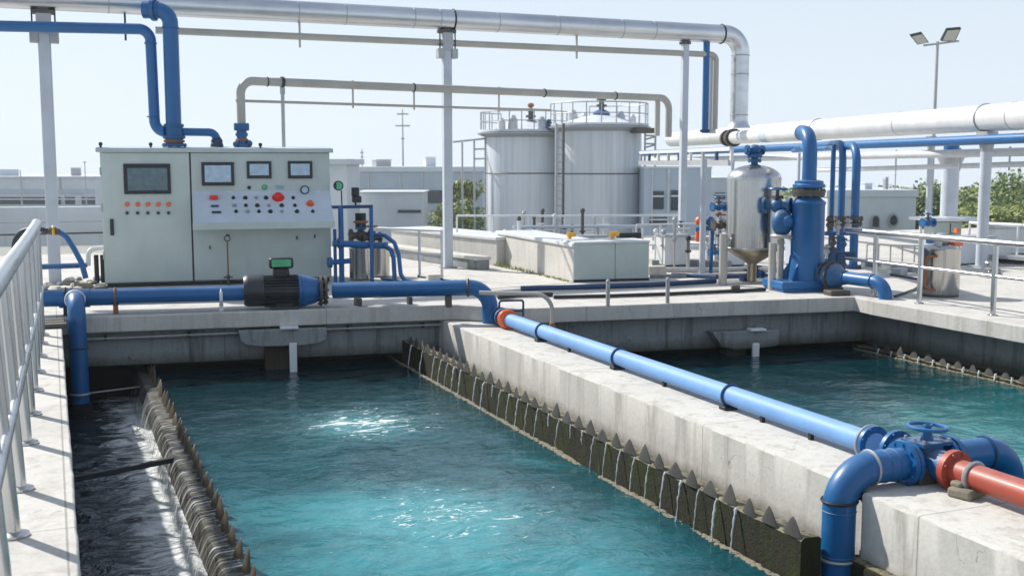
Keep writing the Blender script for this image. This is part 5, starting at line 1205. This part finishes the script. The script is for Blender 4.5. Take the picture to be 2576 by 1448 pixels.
for i, px in enumerate((2207, 2252)):
    D_ = 71.9; p = Pc(px, D_, zat(555, D_)); q = Pc(px + 10, D_, zat(555, D_)); d = (q - p).normalized(); n_ = Vector((-d.y, d.x, 0)); pts = []
    w_ = pxw(11 if i == 0 else 13, D_); h0 = pxw(22 if i == 0 else 8, D_); hh_ = pxw(16 if i == 0 else 20, D_)
    for k in range(13):
        a = math.pi * k / 12; pts.append(p + d * w_ * math.cos(a) + Vector((0, 0, hh_ * math.sin(a) ** (1 if i == 0 else 1.3))))
    if i == 0: pts += [p - d * w_ - Vector((0, 0, h0)), p + d * w_ - Vector((0, 0, h0))]
    else:
        for k in range(1, 8): a = math.pi + math.pi * k / 8; pts.append(p + d * w_ * math.cos(a) + Vector((0, 0, h0 * 2 * math.sin(a))))
    v_ = obj('vent', MB().extr(pts, -n_ * .12), 'galv', kh); v_['label'] = 'round-arched vent' if i == 0 else 'pointed oval vent'
    ct = sum(pts, Vector()) / len(pts)
    obj('vent_grille', MB().extr([ct + (q_ - ct) * .72 - n_ * .121 for q_ in pts], -n_ * .03), 'darkmetal', v_)
# pylon and masts
def mast(px, pyt, D, arms, w_, label, name='pylon', cat='pylon'):
    b = Pc(px, D, GZ); zt = zat(pyt, D); t = thing(name, label, cat, b)
    obj('mast', MB().cyl(b, (b.x, b.y, zt), w_, w_ * .4, 8), 'galv', t)
    for (py, hw_) in arms:
        z = zat(py, D); q = Pc(px + 10, D, z) - Pc(px, D, z); q.normalize(); c = Vector((b.x, b.y, z)); obj('cross_arm', MB().tube([c - q * pxw(hw_, D), c + q * pxw(hw_, D)], w_ * .6, 6), 'galv', t)
    return t
mast(1014, 277, 140, [(289, 14), (318, 18), (350, 4)], .16, 'tall grey electricity pylon beyond the warehouse')
mast(911, 376, 110, [(384, 4), (395, 3)], .12, 'short mast on the warehouse skyline next to the kiosk', 'mast', 'mast')
mast(2254, 426, 72.5, [(440, 2)], .07, 'thin aerial on the equipment house roof', 'aerial', 'aerial')
mast(213, 406, 80, [(408, 3)], .07, 'thin lamp mast left of the control cabinet', 'mast', 'mast')
mast(50, 428, 80, [], .08, 'short mast on the far hall left of the widest column', 'mast', 'mast')
# floodlight pole
DP = 40; fp = Pc(2346, DP, GZ); zt = zat(112, DP); fl = thing('floodlight_pole', 'tall grey pole with two tilted floodlights above the white pipeline', 'light pole', fp)
obj('pole', MB().cyl(fp, (fp.x, fp.y, zt), .075, .05, 12), 'galv', fl)
qd = (Pc(2356, DP, 0) - Pc(2346, DP, 0)).normalized()
a = Pc(2311, DP, zat(122, DP)); b = Pc(2399, DP, zat(111, DP)); obj('cross_arm', MB().tube([a, b], .035, 8), 'galv', fl)
for (pts_) in ([(2290, 91), (2320, 84), (2337, 107), (2308, 113)], [(2382, 75), (2418, 72), (2403, 105), (2367, 104)]):
    dsh = [0, 0, .35, .35] if True else None
    ps = [P(x, y, D=DP - k) for (x, y), k in zip(pts_, [.30, .30, 0, 0])]
    n_ = (ps[1] - ps[0]).cross(ps[3] - ps[0]).normalized()
    if n_.dot(ps[0] - CAM) < 0: n_ = -n_
    h_ = obj('lamp_head', MB().extr(ps, n_ * .10), 'darkmetal', fl)
    ct = sum(ps, Vector()) / 4
    obj('lamp_glass', MB().extr([ct + (q - ct) * .86 - n_ * .006 for q in ps], -n_ * .01), flat('lamp_glass', (.55, .55, .48), .2), h_)

# ================================================================ SHELTER AND FITTINGS AT RIGHT
DS = 22.5; p = Pc(2390, DS, zat(549, DS)); sh_ = thing('white_shelter', 'thin white canopy over grey equipment boxes at the right', 'shelter', (p.x, p.y, 0))
obj('canopy', MB().box(p, (pxw(150, DS), .9, .06), rz=-.25), 'white', sh_, bevel=.01)
for dx in (-.5, .5): obj('post', MB().cyl((p.x + dx, p.y + .2, 0), (p.x + dx, p.y + .2, p.z), .03), 'white', sh_)
o = thing('equipment_box', 'grey-green box standing under the thin white canopy', 'box', Pc(2378, DS, 0)); q = Pc(2378, DS, 0)
obj('body', MB().box((q.x, q.y, zat(556, DS) / 2), (pxw(74, DS), .4, zat(556, DS)), rz=-.25), 'cabinet', o, bevel=.01)
obj('door_line', MB().box((q.x, q.y - .215, zat(556, DS) / 2), (.012, .012, zat(556, DS) * .9), rz=-.25), 'darkmetal', o)
small_valve(2334, 560, 21.5, 1.1, 'bright blue valve at the left end of the canopy', ('blue', 'grime', 'blue'))
p = P(2345, 601, D=20); o = obj('blue_box', MB().box(p, (.17, .14, .16)).cyl(p + Vector((0, 0, -.08)), (p.x, p.y, 0), .03), 'blue', bevel=.01); tag(o, 'small bright blue box on a stem above the steel drum', 'box')
small_valve(2392, 606, 20.5, .9, 'brown and green valve right of the small bright blue box', ('rust', 'green', 'grime'))
p = P(2403, 580, D=21); o = obj('orange_nozzle', MB().cyl(p, p + Vector((.10, -.02, 0)), .05, .02), 'orange'); tag(o, 'orange nozzle at the edge of the grey-green box', 'nozzle')
# orange and blue valves by the beige post
p = P(1757, 572, D=18); t = thing('valve_group', 'orange and blue valves fixed to the beige round post', 'valve', p)
obj('orange_actuator', MB().lathe([(.03, 0), (.065, .03), (.065, .13), (.03, .16)], P(1750, 556, D=18), (1, 0, 0)), 'orange', t)
obj('orange_actuator', MB().lathe([(.02, 0), (.05, .03), (.05, .18), (.02, .2)], P(1755, 608, D=18), (.1, 0, 1)), 'orange', t)
obj('blue_body', MB().ball(P(1786, 556, D=18), .08, 10).cyl(P(1750, 577, D=18), P(1800, 573, D=18), .04).ball(P(1792, 574, D=18), .06, 10), 'blue', t)
obj('drop_pipe', MB().tube([P(1793, 580, D=18), Pc(1793, 18, 0)], .03, 10), 'blue_dirty', t)
for i, (px, py, D_) in enumerate(((1700, 612, 19.5), (1712, 575, 20), (1798, 634, 19), (1880, 700, 17), (1905, 690, 17))):
    small_valve(px, py, D_, .8, ['dark valve left of the slim rack column', 'small grey valve high left of the slim rack column', 'pale valve low behind the beige post', 'dark blue valve under the cone of the steel vessel', 'blue valve behind the cone outlet'][i], (['grime', 'galv', 'blue_dirty', 'darkblue', 'blue'][i], 'grime', 'darkblue'))
# ================================================================ VESSEL CLUSTER RIGHT OF THE CABINET
for i, (px, w_, pyt, D_, lb) in enumerate(((902, 27, 628, 17.2, 'left small stainless canister behind the motor'), (950, 27, 622, 17.7, 'right small stainless canister behind the motor'))):
    b = Pc(px, D_, 0); r = pxw(w_, D_); z1 = zat(pyt, D_); t = thing('steel_canister', lb, 'canister', b, 'stainless canisters behind the motor')
    obj('shell', MB().lathe([(r, .02), (r, z1), (r * 1.04, z1 + .01), (r * 1.04, z1 + .03), (r * .6, z1 + .07), (.05, z1 + .08)], b, n=32), 'vessel', t)
    obj('lid_flange', MB().flange(b + Vector((0, 0, z1 + .06)), (0, 0, 1), r * .9, .03, 8, .012), 'blue', t)
fr = thing('pipe_rack', 'upright blue pipe frame with crosspipes right of the cabinet', 'pipe frame', Pc(850, 16.6, 0))
for px, t0, r in ((839, 575, .026), (855, 517, .04), (932, 520, .03)):
    b = Pc(px, 16.7, 0); obj('upright', MB().cyl(b, (b.x, b.y, zat(t0, 16.7)), r, n=14), 'blue', fr)
a = P(833, 521, D=16.7); b = P(938, 519, D=16.7); obj('top_bar', MB().tube([a, b], .025, 10), 'darkblue', fr)
a = P(838, 612, D=16.6); b = P(970, 618, D=16.9); obj('cross_pipe', MB().tube([a, b], .05, 14).flange(a + Vector((.1, 0, 0)), (1, 0, 0), .08, .04), 'blue', fr)
a = P(830, 660, D=16.5); b = P(880, 656, D=16.8); obj('cross_pipe', MB().tube([a, b], .04, 14).flange(a, (1, 0, 0), .08, .05), 'blue', fr)
for px, py, s_, m_, lb in ((908, 592, 1.3, ('grime', 'blue_dirty', 'rust'), 'rusty valve on top of the left canister'), (935, 598, 1.1, ('grime', 'darkblue', 'rust'), 'dark valve on top of the right canister')):
    small_valve(px, py, 17.1, s_, lb, m_)
for px, py, r, lb in ((852, 467, .075, 'round black pressure gauge on a thin stem right of the cabinet'), ):
    p = P(px, py, D=16.8); t = thing('pressure_gauge', lb, 'gauge', p); obj('case', MB().cyl(p + Vector((0, .03, 0)), p - Vector((0.01, .03, 0)), r), 'black', t)
    obj('dial', MB().cyl(p - Vector((0.01, .031, 0)), p - Vector((0.012, .036, 0)), r * .75), 'green', t); obj('stem', MB().cyl(p - Vector((-.04, 0, .07)), (p.x + .05, p.y, zat(575, 16.8)), .01), 'black', t)
p = P(894, 493, D=17); t = thing('sensor_head', 'dark double sensor head on a stem above the blue frame', 'sensor', p)
obj('head', MB().cyl(p, p + Vector((0, 0, .13)), .06).box(p + Vector((.02, 0, -.05)), (.13, .1, .1)), 'darkmetal', t, bevel=.01); obj('stem', MB().cyl(p - Vector((0, 0, .05)), (p.x, p.y, zat(520, 17)), .015), 'darkmetal', t)
p = Pc(905, 17.3, 0); o = obj('dark_cylinder', MB().cyl(Vector((p.x, p.y, zat(575, 17.3))), Vector((p.x, p.y, zat(535, 17.3))), .085).cyl(Vector((p.x, p.y, zat(590, 17.3))), Vector((p.x, p.y, zat(575, 17.3))), .04), 'darkmetal'); tag(o, 'dark filter cylinder above the left canister', 'filter')
for pts_, r, lb in (([(940, 591), (968, 592), (992, 610), (1003, 640), (1008, 690), (1020, 707), (1075, 716)], .032, 'outer thin blue hose arching down beside the canisters'), ([(935, 618), (962, 617), (984, 628), (990, 650), (993, 705)], .034, 'inner thin blue hose arching down beside the canisters')):
    ps = [P(x, y, D=17.0 - i * .12) for i, (x, y) in enumerate(pts_)]; ps = [Vector((q.x, q.y, max(q.z, r))) for q in ps]
    o = obj('blue_hose', MB().tube(fillet(ps, .12, 5), r, 12), 'blue'); tag(o, lb, 'hose', 'blue hoses beside the canisters')
# ================================================================ HOSES AND RUBBLE LEFT OF THE CABINET
def hose(pts, D, r, mat, lb):
    ps = [P(x, y, D=D + 0 * i) for i, (x, y) in enumerate(pts)]; o = obj('hose', MB().tube(fillet(ps, .2, 6), r, 12), mat); tag(o, lb, 'hose'); return o
hose([(140, 580), (165, 592), (186, 625), (205, 660), (216, 700)], 16.2, .04, 'blue', 'curved blue hose hanging beside the cabinet left side')
hose([(34, 640), (37, 605), (52, 582), (90, 574), (118, 580)], 15.0, .035, 'cable', 'dark hose arching over the end of the left railing')
p = P(128, 580, D=15.6); t = thing('hose_joint', 'dirty joint with yellow tape where the two hoses meet', 'hose joint', p)
obj('body', MB().ball(p, .07, 10, (1.6, 1, .8)).cyl(p + Vector((-.12, 0, .0)), p + Vector((.12, 0, -.02)), .045), 'grime', t); obj('tape', MB().torus(p + Vector((.03, 0, 0)), (1, 0, 0), .055, .02, 14, 6), 'yellow', t)
o = obj('blue_pipe', MB().tube([P(70, 672, D=15.3), P(215, 667, D=16.6)], .04, 12), 'blue'); tag(o, 'thin blue pipe running behind the widest rack column', 'pipe')
t = thing('pipe_bundle', 'black upright pipes with a pale bend beside the cabinet', 'pipes', Pc(235, 16.7, 0))
for px in (232, 248): obj('pipe', MB().cyl(Pc(px, 16.7, 0), Pc(px, 16.7, zat(640, 16.7)), .035, n=12), 'black', t)
obj('pale_bend', MB().tube(fillet([P(222, 668, D=16.6), P(222, 628, D=16.6), P(262, 622, D=16.9)], .1, 6), .035, 12), 'whitepipe', t)
rnd = random.Random(21)
lbs = []
for i in range(26):
    px = rnd.uniform(108, 256); py = rnd.uniform(704, 736); q = P(px, py, z=0); s_ = rnd.uniform(.04, .11)
    mb = MB().ball((0, 0, 0), 1, 8)
    sc_ = (rnd.uniform(.8, 1.6), rnd.uniform(.7, 1.2), rnd.uniform(.35, .7)); a = rnd.uniform(0, 3)
    mb.v = [Matrix.Rotation(a, 3, 'Z') @ Vector((v.x * sc_[0], v.y * sc_[1], v.z * sc_[2])) * s_ * (1 + .25 * mnoise.noise(v * 1.7 + Vector((i, 0, 0)))) + Vector((q.x, q.y, s_ * .3)) for v in mb.v]
    o = obj('rubble_stone', mb, ['crumb', 'concrete', 'grime', 'dampc'][i % 4]); tag(o, 'stone in the rubble heap between the left column and the cabinet', 'stone', 'rubble heap beside the cabinet')
# ================================================================ VEGETATION
def bush(name, label, b, h, w_, n, seed, mat, trunk=True, group='shrubs beyond the plant on the right'):
    rnd = random.Random(seed); t = thing(name, label, 'shrub', b, group); mb = MB()
    lobes = [(Vector((rnd.uniform(-.5, .5) * w_, rnd.uniform(-.3, .3) * w_, h * rnd.uniform(.35, .85))), rnd.uniform(.18, .34) * min(w_, h)) for _ in range(11)]
    for k in range(n):
        c, r_ = rnd.choice(lobes); d_ = Vector((rnd.gauss(0, 1), rnd.gauss(0, 1), rnd.gauss(0, 1))).normalized(); q = b + c + d_ * r_ * rnd.uniform(.55, 1.08)
        s_ = rnd.uniform(.06, .15) * h * .36; u_ = Vector((rnd.gauss(0, 1), rnd.gauss(0, 1), rnd.gauss(0, 1))).normalized(); v_ = u_.orthogonal().normalized()
        mb.add([q - u_ * s_, q + v_ * s_ * .6, q + u_ * s_, q - v_ * s_ * .6], [(0, 1, 2, 3)])
    obj('crown', mb, mat, t, sharp=10)
    if trunk:
        tr = MB().tube([b, b + Vector((0, 0, h * .35)), b + Vector((rnd.uniform(-.2, .2), 0, h * .6))], .06 * h, 8, True, .02 * h)
        for k in range(3): c, r_ = lobes[k]; tr.tube([b + Vector((0, 0, h * .3)), b + c], .025 * h, 6, True, .008 * h)
        obj('trunk', tr, 'bark', t)
    return t
spec = [(2262, 463, 84, 3.4), (2290, 470, 80, 3.0), (2325, 468, 82, 3.4), (2356, 474, 78, 3.0), (2384, 480, 80, 3.2), (2428, 470, 82, 3.6), (2455, 476, 76, 3.2), (2486, 474, 80, 3.6), (2512, 478, 72, 3.4), (2536, 468, 80, 4.0), (2560, 456, 74, 4.4), (2600, 450, 74, 4.6), (2640, 455, 78, 4.4),
        (2440, 515, 62, 3.0), (2500, 520, 58, 3.0), (2545, 505, 60, 3.2), (2590, 500, 60, 3.4)]
posw = ['just above the equipment house', 'right of the equipment house roof', 'beside the slender support column', 'between the slender and the thickest support columns', 'behind the thickest support column', 'right of the thickest support column', 'left of the round column by the steel band', 'behind the round column by the steel band', 'right of the round column by the steel band', 'below the white pipeline near the right edge', 'tallest near the right edge', 'cut by the right edge', 'beyond the right edge', 'low in front, left', 'low in front, behind the round column', 'low in front near the right edge', 'low in front at the right edge']
for i, (px, py, D_, w_) in enumerate(spec):
    h = zat(py, D_) - GZ; b = Pc(px, D_, GZ)
    bush('shrub', ('yellow-green' if i % 3 == 1 or i > 12 else 'green') + ' leafy shrub ' + posw[i], b, h, w_ * 1.35, 2600, 40 + i, 'leaf2' if i % 3 == 1 or i > 12 else 'leaf')
for i, (px, py, D_, w_, lb) in enumerate(((1183, 440, 80, 2.0, 'slim yellow-green bush left of the storage tanks'), (1170, 490, 76, 2.4, 'green bush between the middle column and the tanks'), (1150, 505, 70, 2.0, 'low bright bush right of the middle column'), (1078, 510, 74, 2.2, 'small bush under the warehouse doorway'))):
    h = zat(py, D_) - GZ; bush('bush', lb, Pc(px, D_, GZ), h, w_, 900, 80 + i, 'leaf2' if i != 1 else 'leaf', group='bushes left of the storage tanks')
mb = MB(); rnd = random.Random(31)
for k in range(9000):
    px = rnd.uniform(2120, 2440); py = rnd.uniform(622, 668); q = P(px, py, z=GZ); a = rnd.uniform(0, 3.14); d_ = Vector((math.cos(a), math.sin(a), 0)) * .07; tip = q + Vector((rnd.uniform(-.1, .1), rnd.uniform(-.1, .1), rnd.uniform(.1, .32))); mb.add([q - d_, q + d_, tip], [(0, 1, 2)])
o = obj('grass', mb, 'grass'); o['kind'] = 'stuff'; o['label'] = 'strip of grass in front of the white equipment house'; o['category'] = 'grass'

mb = MB(); rnd = random.Random(77)
for k in range(14000):
    px = rnd.uniform(-700, 3300); D_ = rnd.uniform(150, 172); top = 474 + 7 * mnoise.noise(Vector((px * .012, 0, 0))) + 4 * mnoise.noise(Vector((px * .05, 3, 0)))
    zt = zat(top, 160); z = GZ + (zt - GZ) * rnd.random() ** .6; q = Pc(px, D_, z); s_ = rnd.uniform(.15, .45)
    u_ = Vector((rnd.gauss(0, 1), rnd.gauss(0, 1), rnd.gauss(0, 1))).normalized(); v_ = u_.orthogonal().normalized(); mb.add([q - u_ * s_, q + v_ * s_ * .7, q + u_ * s_, q - v_ * s_ * .7], [(0, 1, 2, 3)])
o = obj('far_trees', mb, 'leaf', sharp=10); o['kind'] = 'stuff'; o['label'] = 'distant low belt of trees along the horizon'; o['category'] = 'trees'

# ================================================================ MORE FITTINGS IN THE MIDDLE GROUND
rnd = random.Random(404)
for i in range(16):
    px = 1275 + i * 24 + rnd.uniform(-7, 7) if i < 10 else (1652, 1672, 1700, 1735, 1792, 1812)[i - 10]
    D_ = rnd.uniform(20.2, 22.6) if i < 10 else rnd.uniform(18.6, 20.5); b = Pc(px, D_, 0); h_ = rnd.uniform(.5, .95)
    t = thing('pipe_stand', 'pale upright pipe with small fittings among the pipework below the storage tanks' if i < 10 else 'pale upright pipe with small fittings on the deck around the slim rack column', 'pipe stand', b, 'small pipe stands below the tanks' if i < 10 else 'small pipe stands by the slim column')
    obj('pipe', MB().cyl(b, b + Vector((0, 0, h_)), rnd.uniform(.015, .035), n=10), rnd.choice(['offwhite', 'galv', 'bldg2', 'greypipe']), t)
    obj('fitting', MB().ball(b + Vector((0, 0, h_)), .05, 8).cyl(b + Vector((0, 0, h_ * .55)), b + Vector((0, 0, h_)), .03, n=8).flange(b + Vector((0, 0, h_ * .6)), (0, 0, 1), .055, .02, 5, .008), rnd.choice(['grime', 'galv', 'offwhite', 'darkmetal']), t)
    if i % 3 == 0: obj('side_arm', MB().tube([b + Vector((0, 0, h_ * .8)), b + Vector((rnd.uniform(.25, .5), .1, h_ * .8))], .015, 8), 'offwhite', t)
guard([P(1258, 662, z=0), P(1300, 655, z=0), P(1520, 652, z=0)], .56, .014, 'lower pale railing just behind the stained wall', mid=True, mat='offwhite', n=3)
guard([P(1600, 668, z=0), P(1720, 664, z=0), P(1850, 668, z=0)], .72, .018, 'pale railing crossing behind the slim rack column', mid=True, mat='offwhite', n=2)
guard([P(2180, 655, z=0), P(2330, 660, z=0)], .3, .014, 'low railing on the deck edge in front of the grass', mid=False, mat='galv', n=5)
ground_pipe([(1640, 676), (1760, 680), (1870, 676), (1990, 680)], .04, 'galv', 'grey pipe on the deck behind the steel vessel', 'pipe')
ground_pipe([(1690, 690), (1800, 697), (1930, 692)], .03, 'darkblue', 'dark blue pipe on the deck beside the beige post', 'pipe')
ground_pipe([(2240, 690), (2330, 705), (2300, 728), (2250, 745)], .016, 'cable', 'black cable looping on the deck near the right railing', 'cable')
ground_pipe([(960, 700), (1010, 708), (1100, 716), (1180, 716)], .022, 'blue', 'thin blue pipe lying behind the discharge pipe', 'pipe')
ground_pipe([(870, 716), (940, 722), (1010, 718), (1090, 722)], .014, 'cable', 'black cable lying behind the discharge pipe', 'cable')
for i, (px, py, w_, h_, m_, lb) in enumerate(((2262, 692, .25, .12, 'galv', 'small flat grey box on the deck left of the steel drum'), (1650, 690, .3, .14, 'concrete', 'small concrete block right of the low cabinets'), (1850, 735, .12, .10, 'grime', 'small grimy block on the slab edge left of the tower'), (2105, 742, .3, .07, 'grime', 'scattered grimy plate under the rusty pump'), (1090, 706, .2, .1, 'concrete', 'small concrete block at the foot of the middle rack column'))):
    q = P(px, py, z=0); o = obj('small_block', MB().box((q.x, q.y, h_ / 2), (w_, w_ * .7, h_), rz=rnd.uniform(-.5, .5)), m_, bevel=.012); tag(o, lb, 'block')
for i, (z_, r_, m_, pa2, pb2, lb) in enumerate(((.30, .045, 'offwhite', (1275, 664), (1600, 660), 'lower of two pale pipes running below the storage tanks'), (.62, .03, 'bldg2', (1290, 655), (1620, 652), 'upper and thinner of two pale pipes running below the storage tanks'), (.45, .04, 'galv', (1640, 662), (1860, 664), 'grey pipe on stands behind the slim rack column'), (.25, .05, 'offwhite', (1640, 655), (1990, 658), 'pale low pipe farther behind the steel vessel'))):
    a = P(*pa2, z=0); b = P(*pb2, z=0); t = thing('pipe', lb, 'pipe', a); up2 = Vector((0, 0, z_))
    obj('run', MB().tube([a + up2, b + up2], r_, 12), m_, t)
    for k in range(4): q = a + (b - a) * (.08 + .28 * k); obj('stand', MB().box((q.x, q.y, (z_ - r_) / 2), (.05, .05, z_ - r_)), 'galv', t)
for i, (px, py, w_, h_, m_, lb) in enumerate(((1300, 660, .5, .34, 'bldg', 'pale box behind the left end of the stained wall'), (1480, 655, .6, .42, 'bldg2', 'pale blue-grey box below the left storage tank'), (1690, 668, .45, .5, 'offwhite', 'upright pale box left of the slim rack column'), (1835, 668, .4, .6, 'bldg', 'pale box just left of the steel vessel legs'), (2020, 668, .5, .5, 'bldg2', 'pale box behind the blue pump tower'), (2440, 664, .7, .45, 'bldg', 'pale box behind the steel drum'), (2530, 640, .9, .5, 'offwhite', 'long pale box beyond the round column at the right'))):
    q = P(px, py, z=0); t = thing('equipment_box', lb, 'box', q); obj('body', MB().box((q.x, q.y, h_ / 2 + .03), (w_, .4, h_), rz=-.1), m_, t, bevel=.012); obj('lid', MB().box((q.x, q.y, h_ + .045), (w_ + .04, .44, .03), rz=-.1), 'galv', t)
    obj('plinth', MB().box((q.x, q.y, .016), (w_ * .9, .36, .03), rz=-.1), 'grime', t)
# roof clutter on the far buildings
for i, (px, py, D_, w_, h_, par) in enumerate(((20, 441, 95, 1.6, .5, 0), (190, 440, 95, .8, .6, 0), (130, 441, 96, .5, .9, 0), (960, 418, 88, 1.2, .5, 0), (1080, 418, 88, .8, .7, 0), (1715, 441, 76, .8, .5, 0), (2180, 476, 74, .6, .4, 0), (2230, 476, 74, .25, .8, 0))):
    p = Pc(px, D_, zat(py, D_)); o = obj('roof_unit', MB().box(p + Vector((0, 0, h_ / 2 - .05)), (w_, w_, h_)).box(p + Vector((0, 0, h_)), (w_ * 1.1, w_ * 1.1, .06)), ('bldg', 'galv')[i % 2], bevel=.02)
    tag(o, ['wide low roof unit at the left end of the far hall', 'roof unit on the far hall nearest the cabinet', 'narrow vent on the far hall roof right of the widest column', 'wide low unit on the warehouse roof', 'smaller unit on the warehouse roof near the middle column', 'roof unit on the lower office block', 'low roof unit on the equipment house', 'thin roof pipe on the equipment house'][i], 'roof unit', 'roof units on the far buildings')
# small fixings on the cabinet front
for i, (px, py) in enumerate(((747, 598), (792, 594), (528, 622), (556, 713))):
    u, z = cp(px, py, .02); obj('hook', MB().box(cl(u, z, .012), (.02, .02, .05), rz=CRZ).cyl(cl(u, z - .02, .005), cl(u, z - .02, .03), .009, n=8), 'grime', cab)
for py in (430, 520, 640):
    u, z = cp(246, py, -.3); 
    obj('hinge', MB().box(cl(.002, CH * (1 - (py - 381) / 340.0), -.02), (.022, .03, .11), rz=CRZ), 'galv', dl)
# haze
mh = bpy.data.materials.new('haze_air'); mh.use_nodes = True; nh = mh.node_tree; nh.nodes.clear()
oh = nh.nodes.new('ShaderNodeOutputMaterial'); pv = nh.nodes.new('ShaderNodeVolumePrincipled'); pv.inputs['Color'].default_value = (.86, .93, 1, 1); pv.inputs['Density'].default_value = .0007; pv.inputs['Anisotropy'].default_value = .3
nh.links.new(pv.outputs[0], oh.inputs['Volume'])
hz_ = obj('haze', MB().box((50, 70, 2.5), (1400, 280, 15)), mh); hz_['kind'] = 'stuff'; hz_['label'] = 'thin pale haze over the far ground'; hz_['category'] = 'haze'
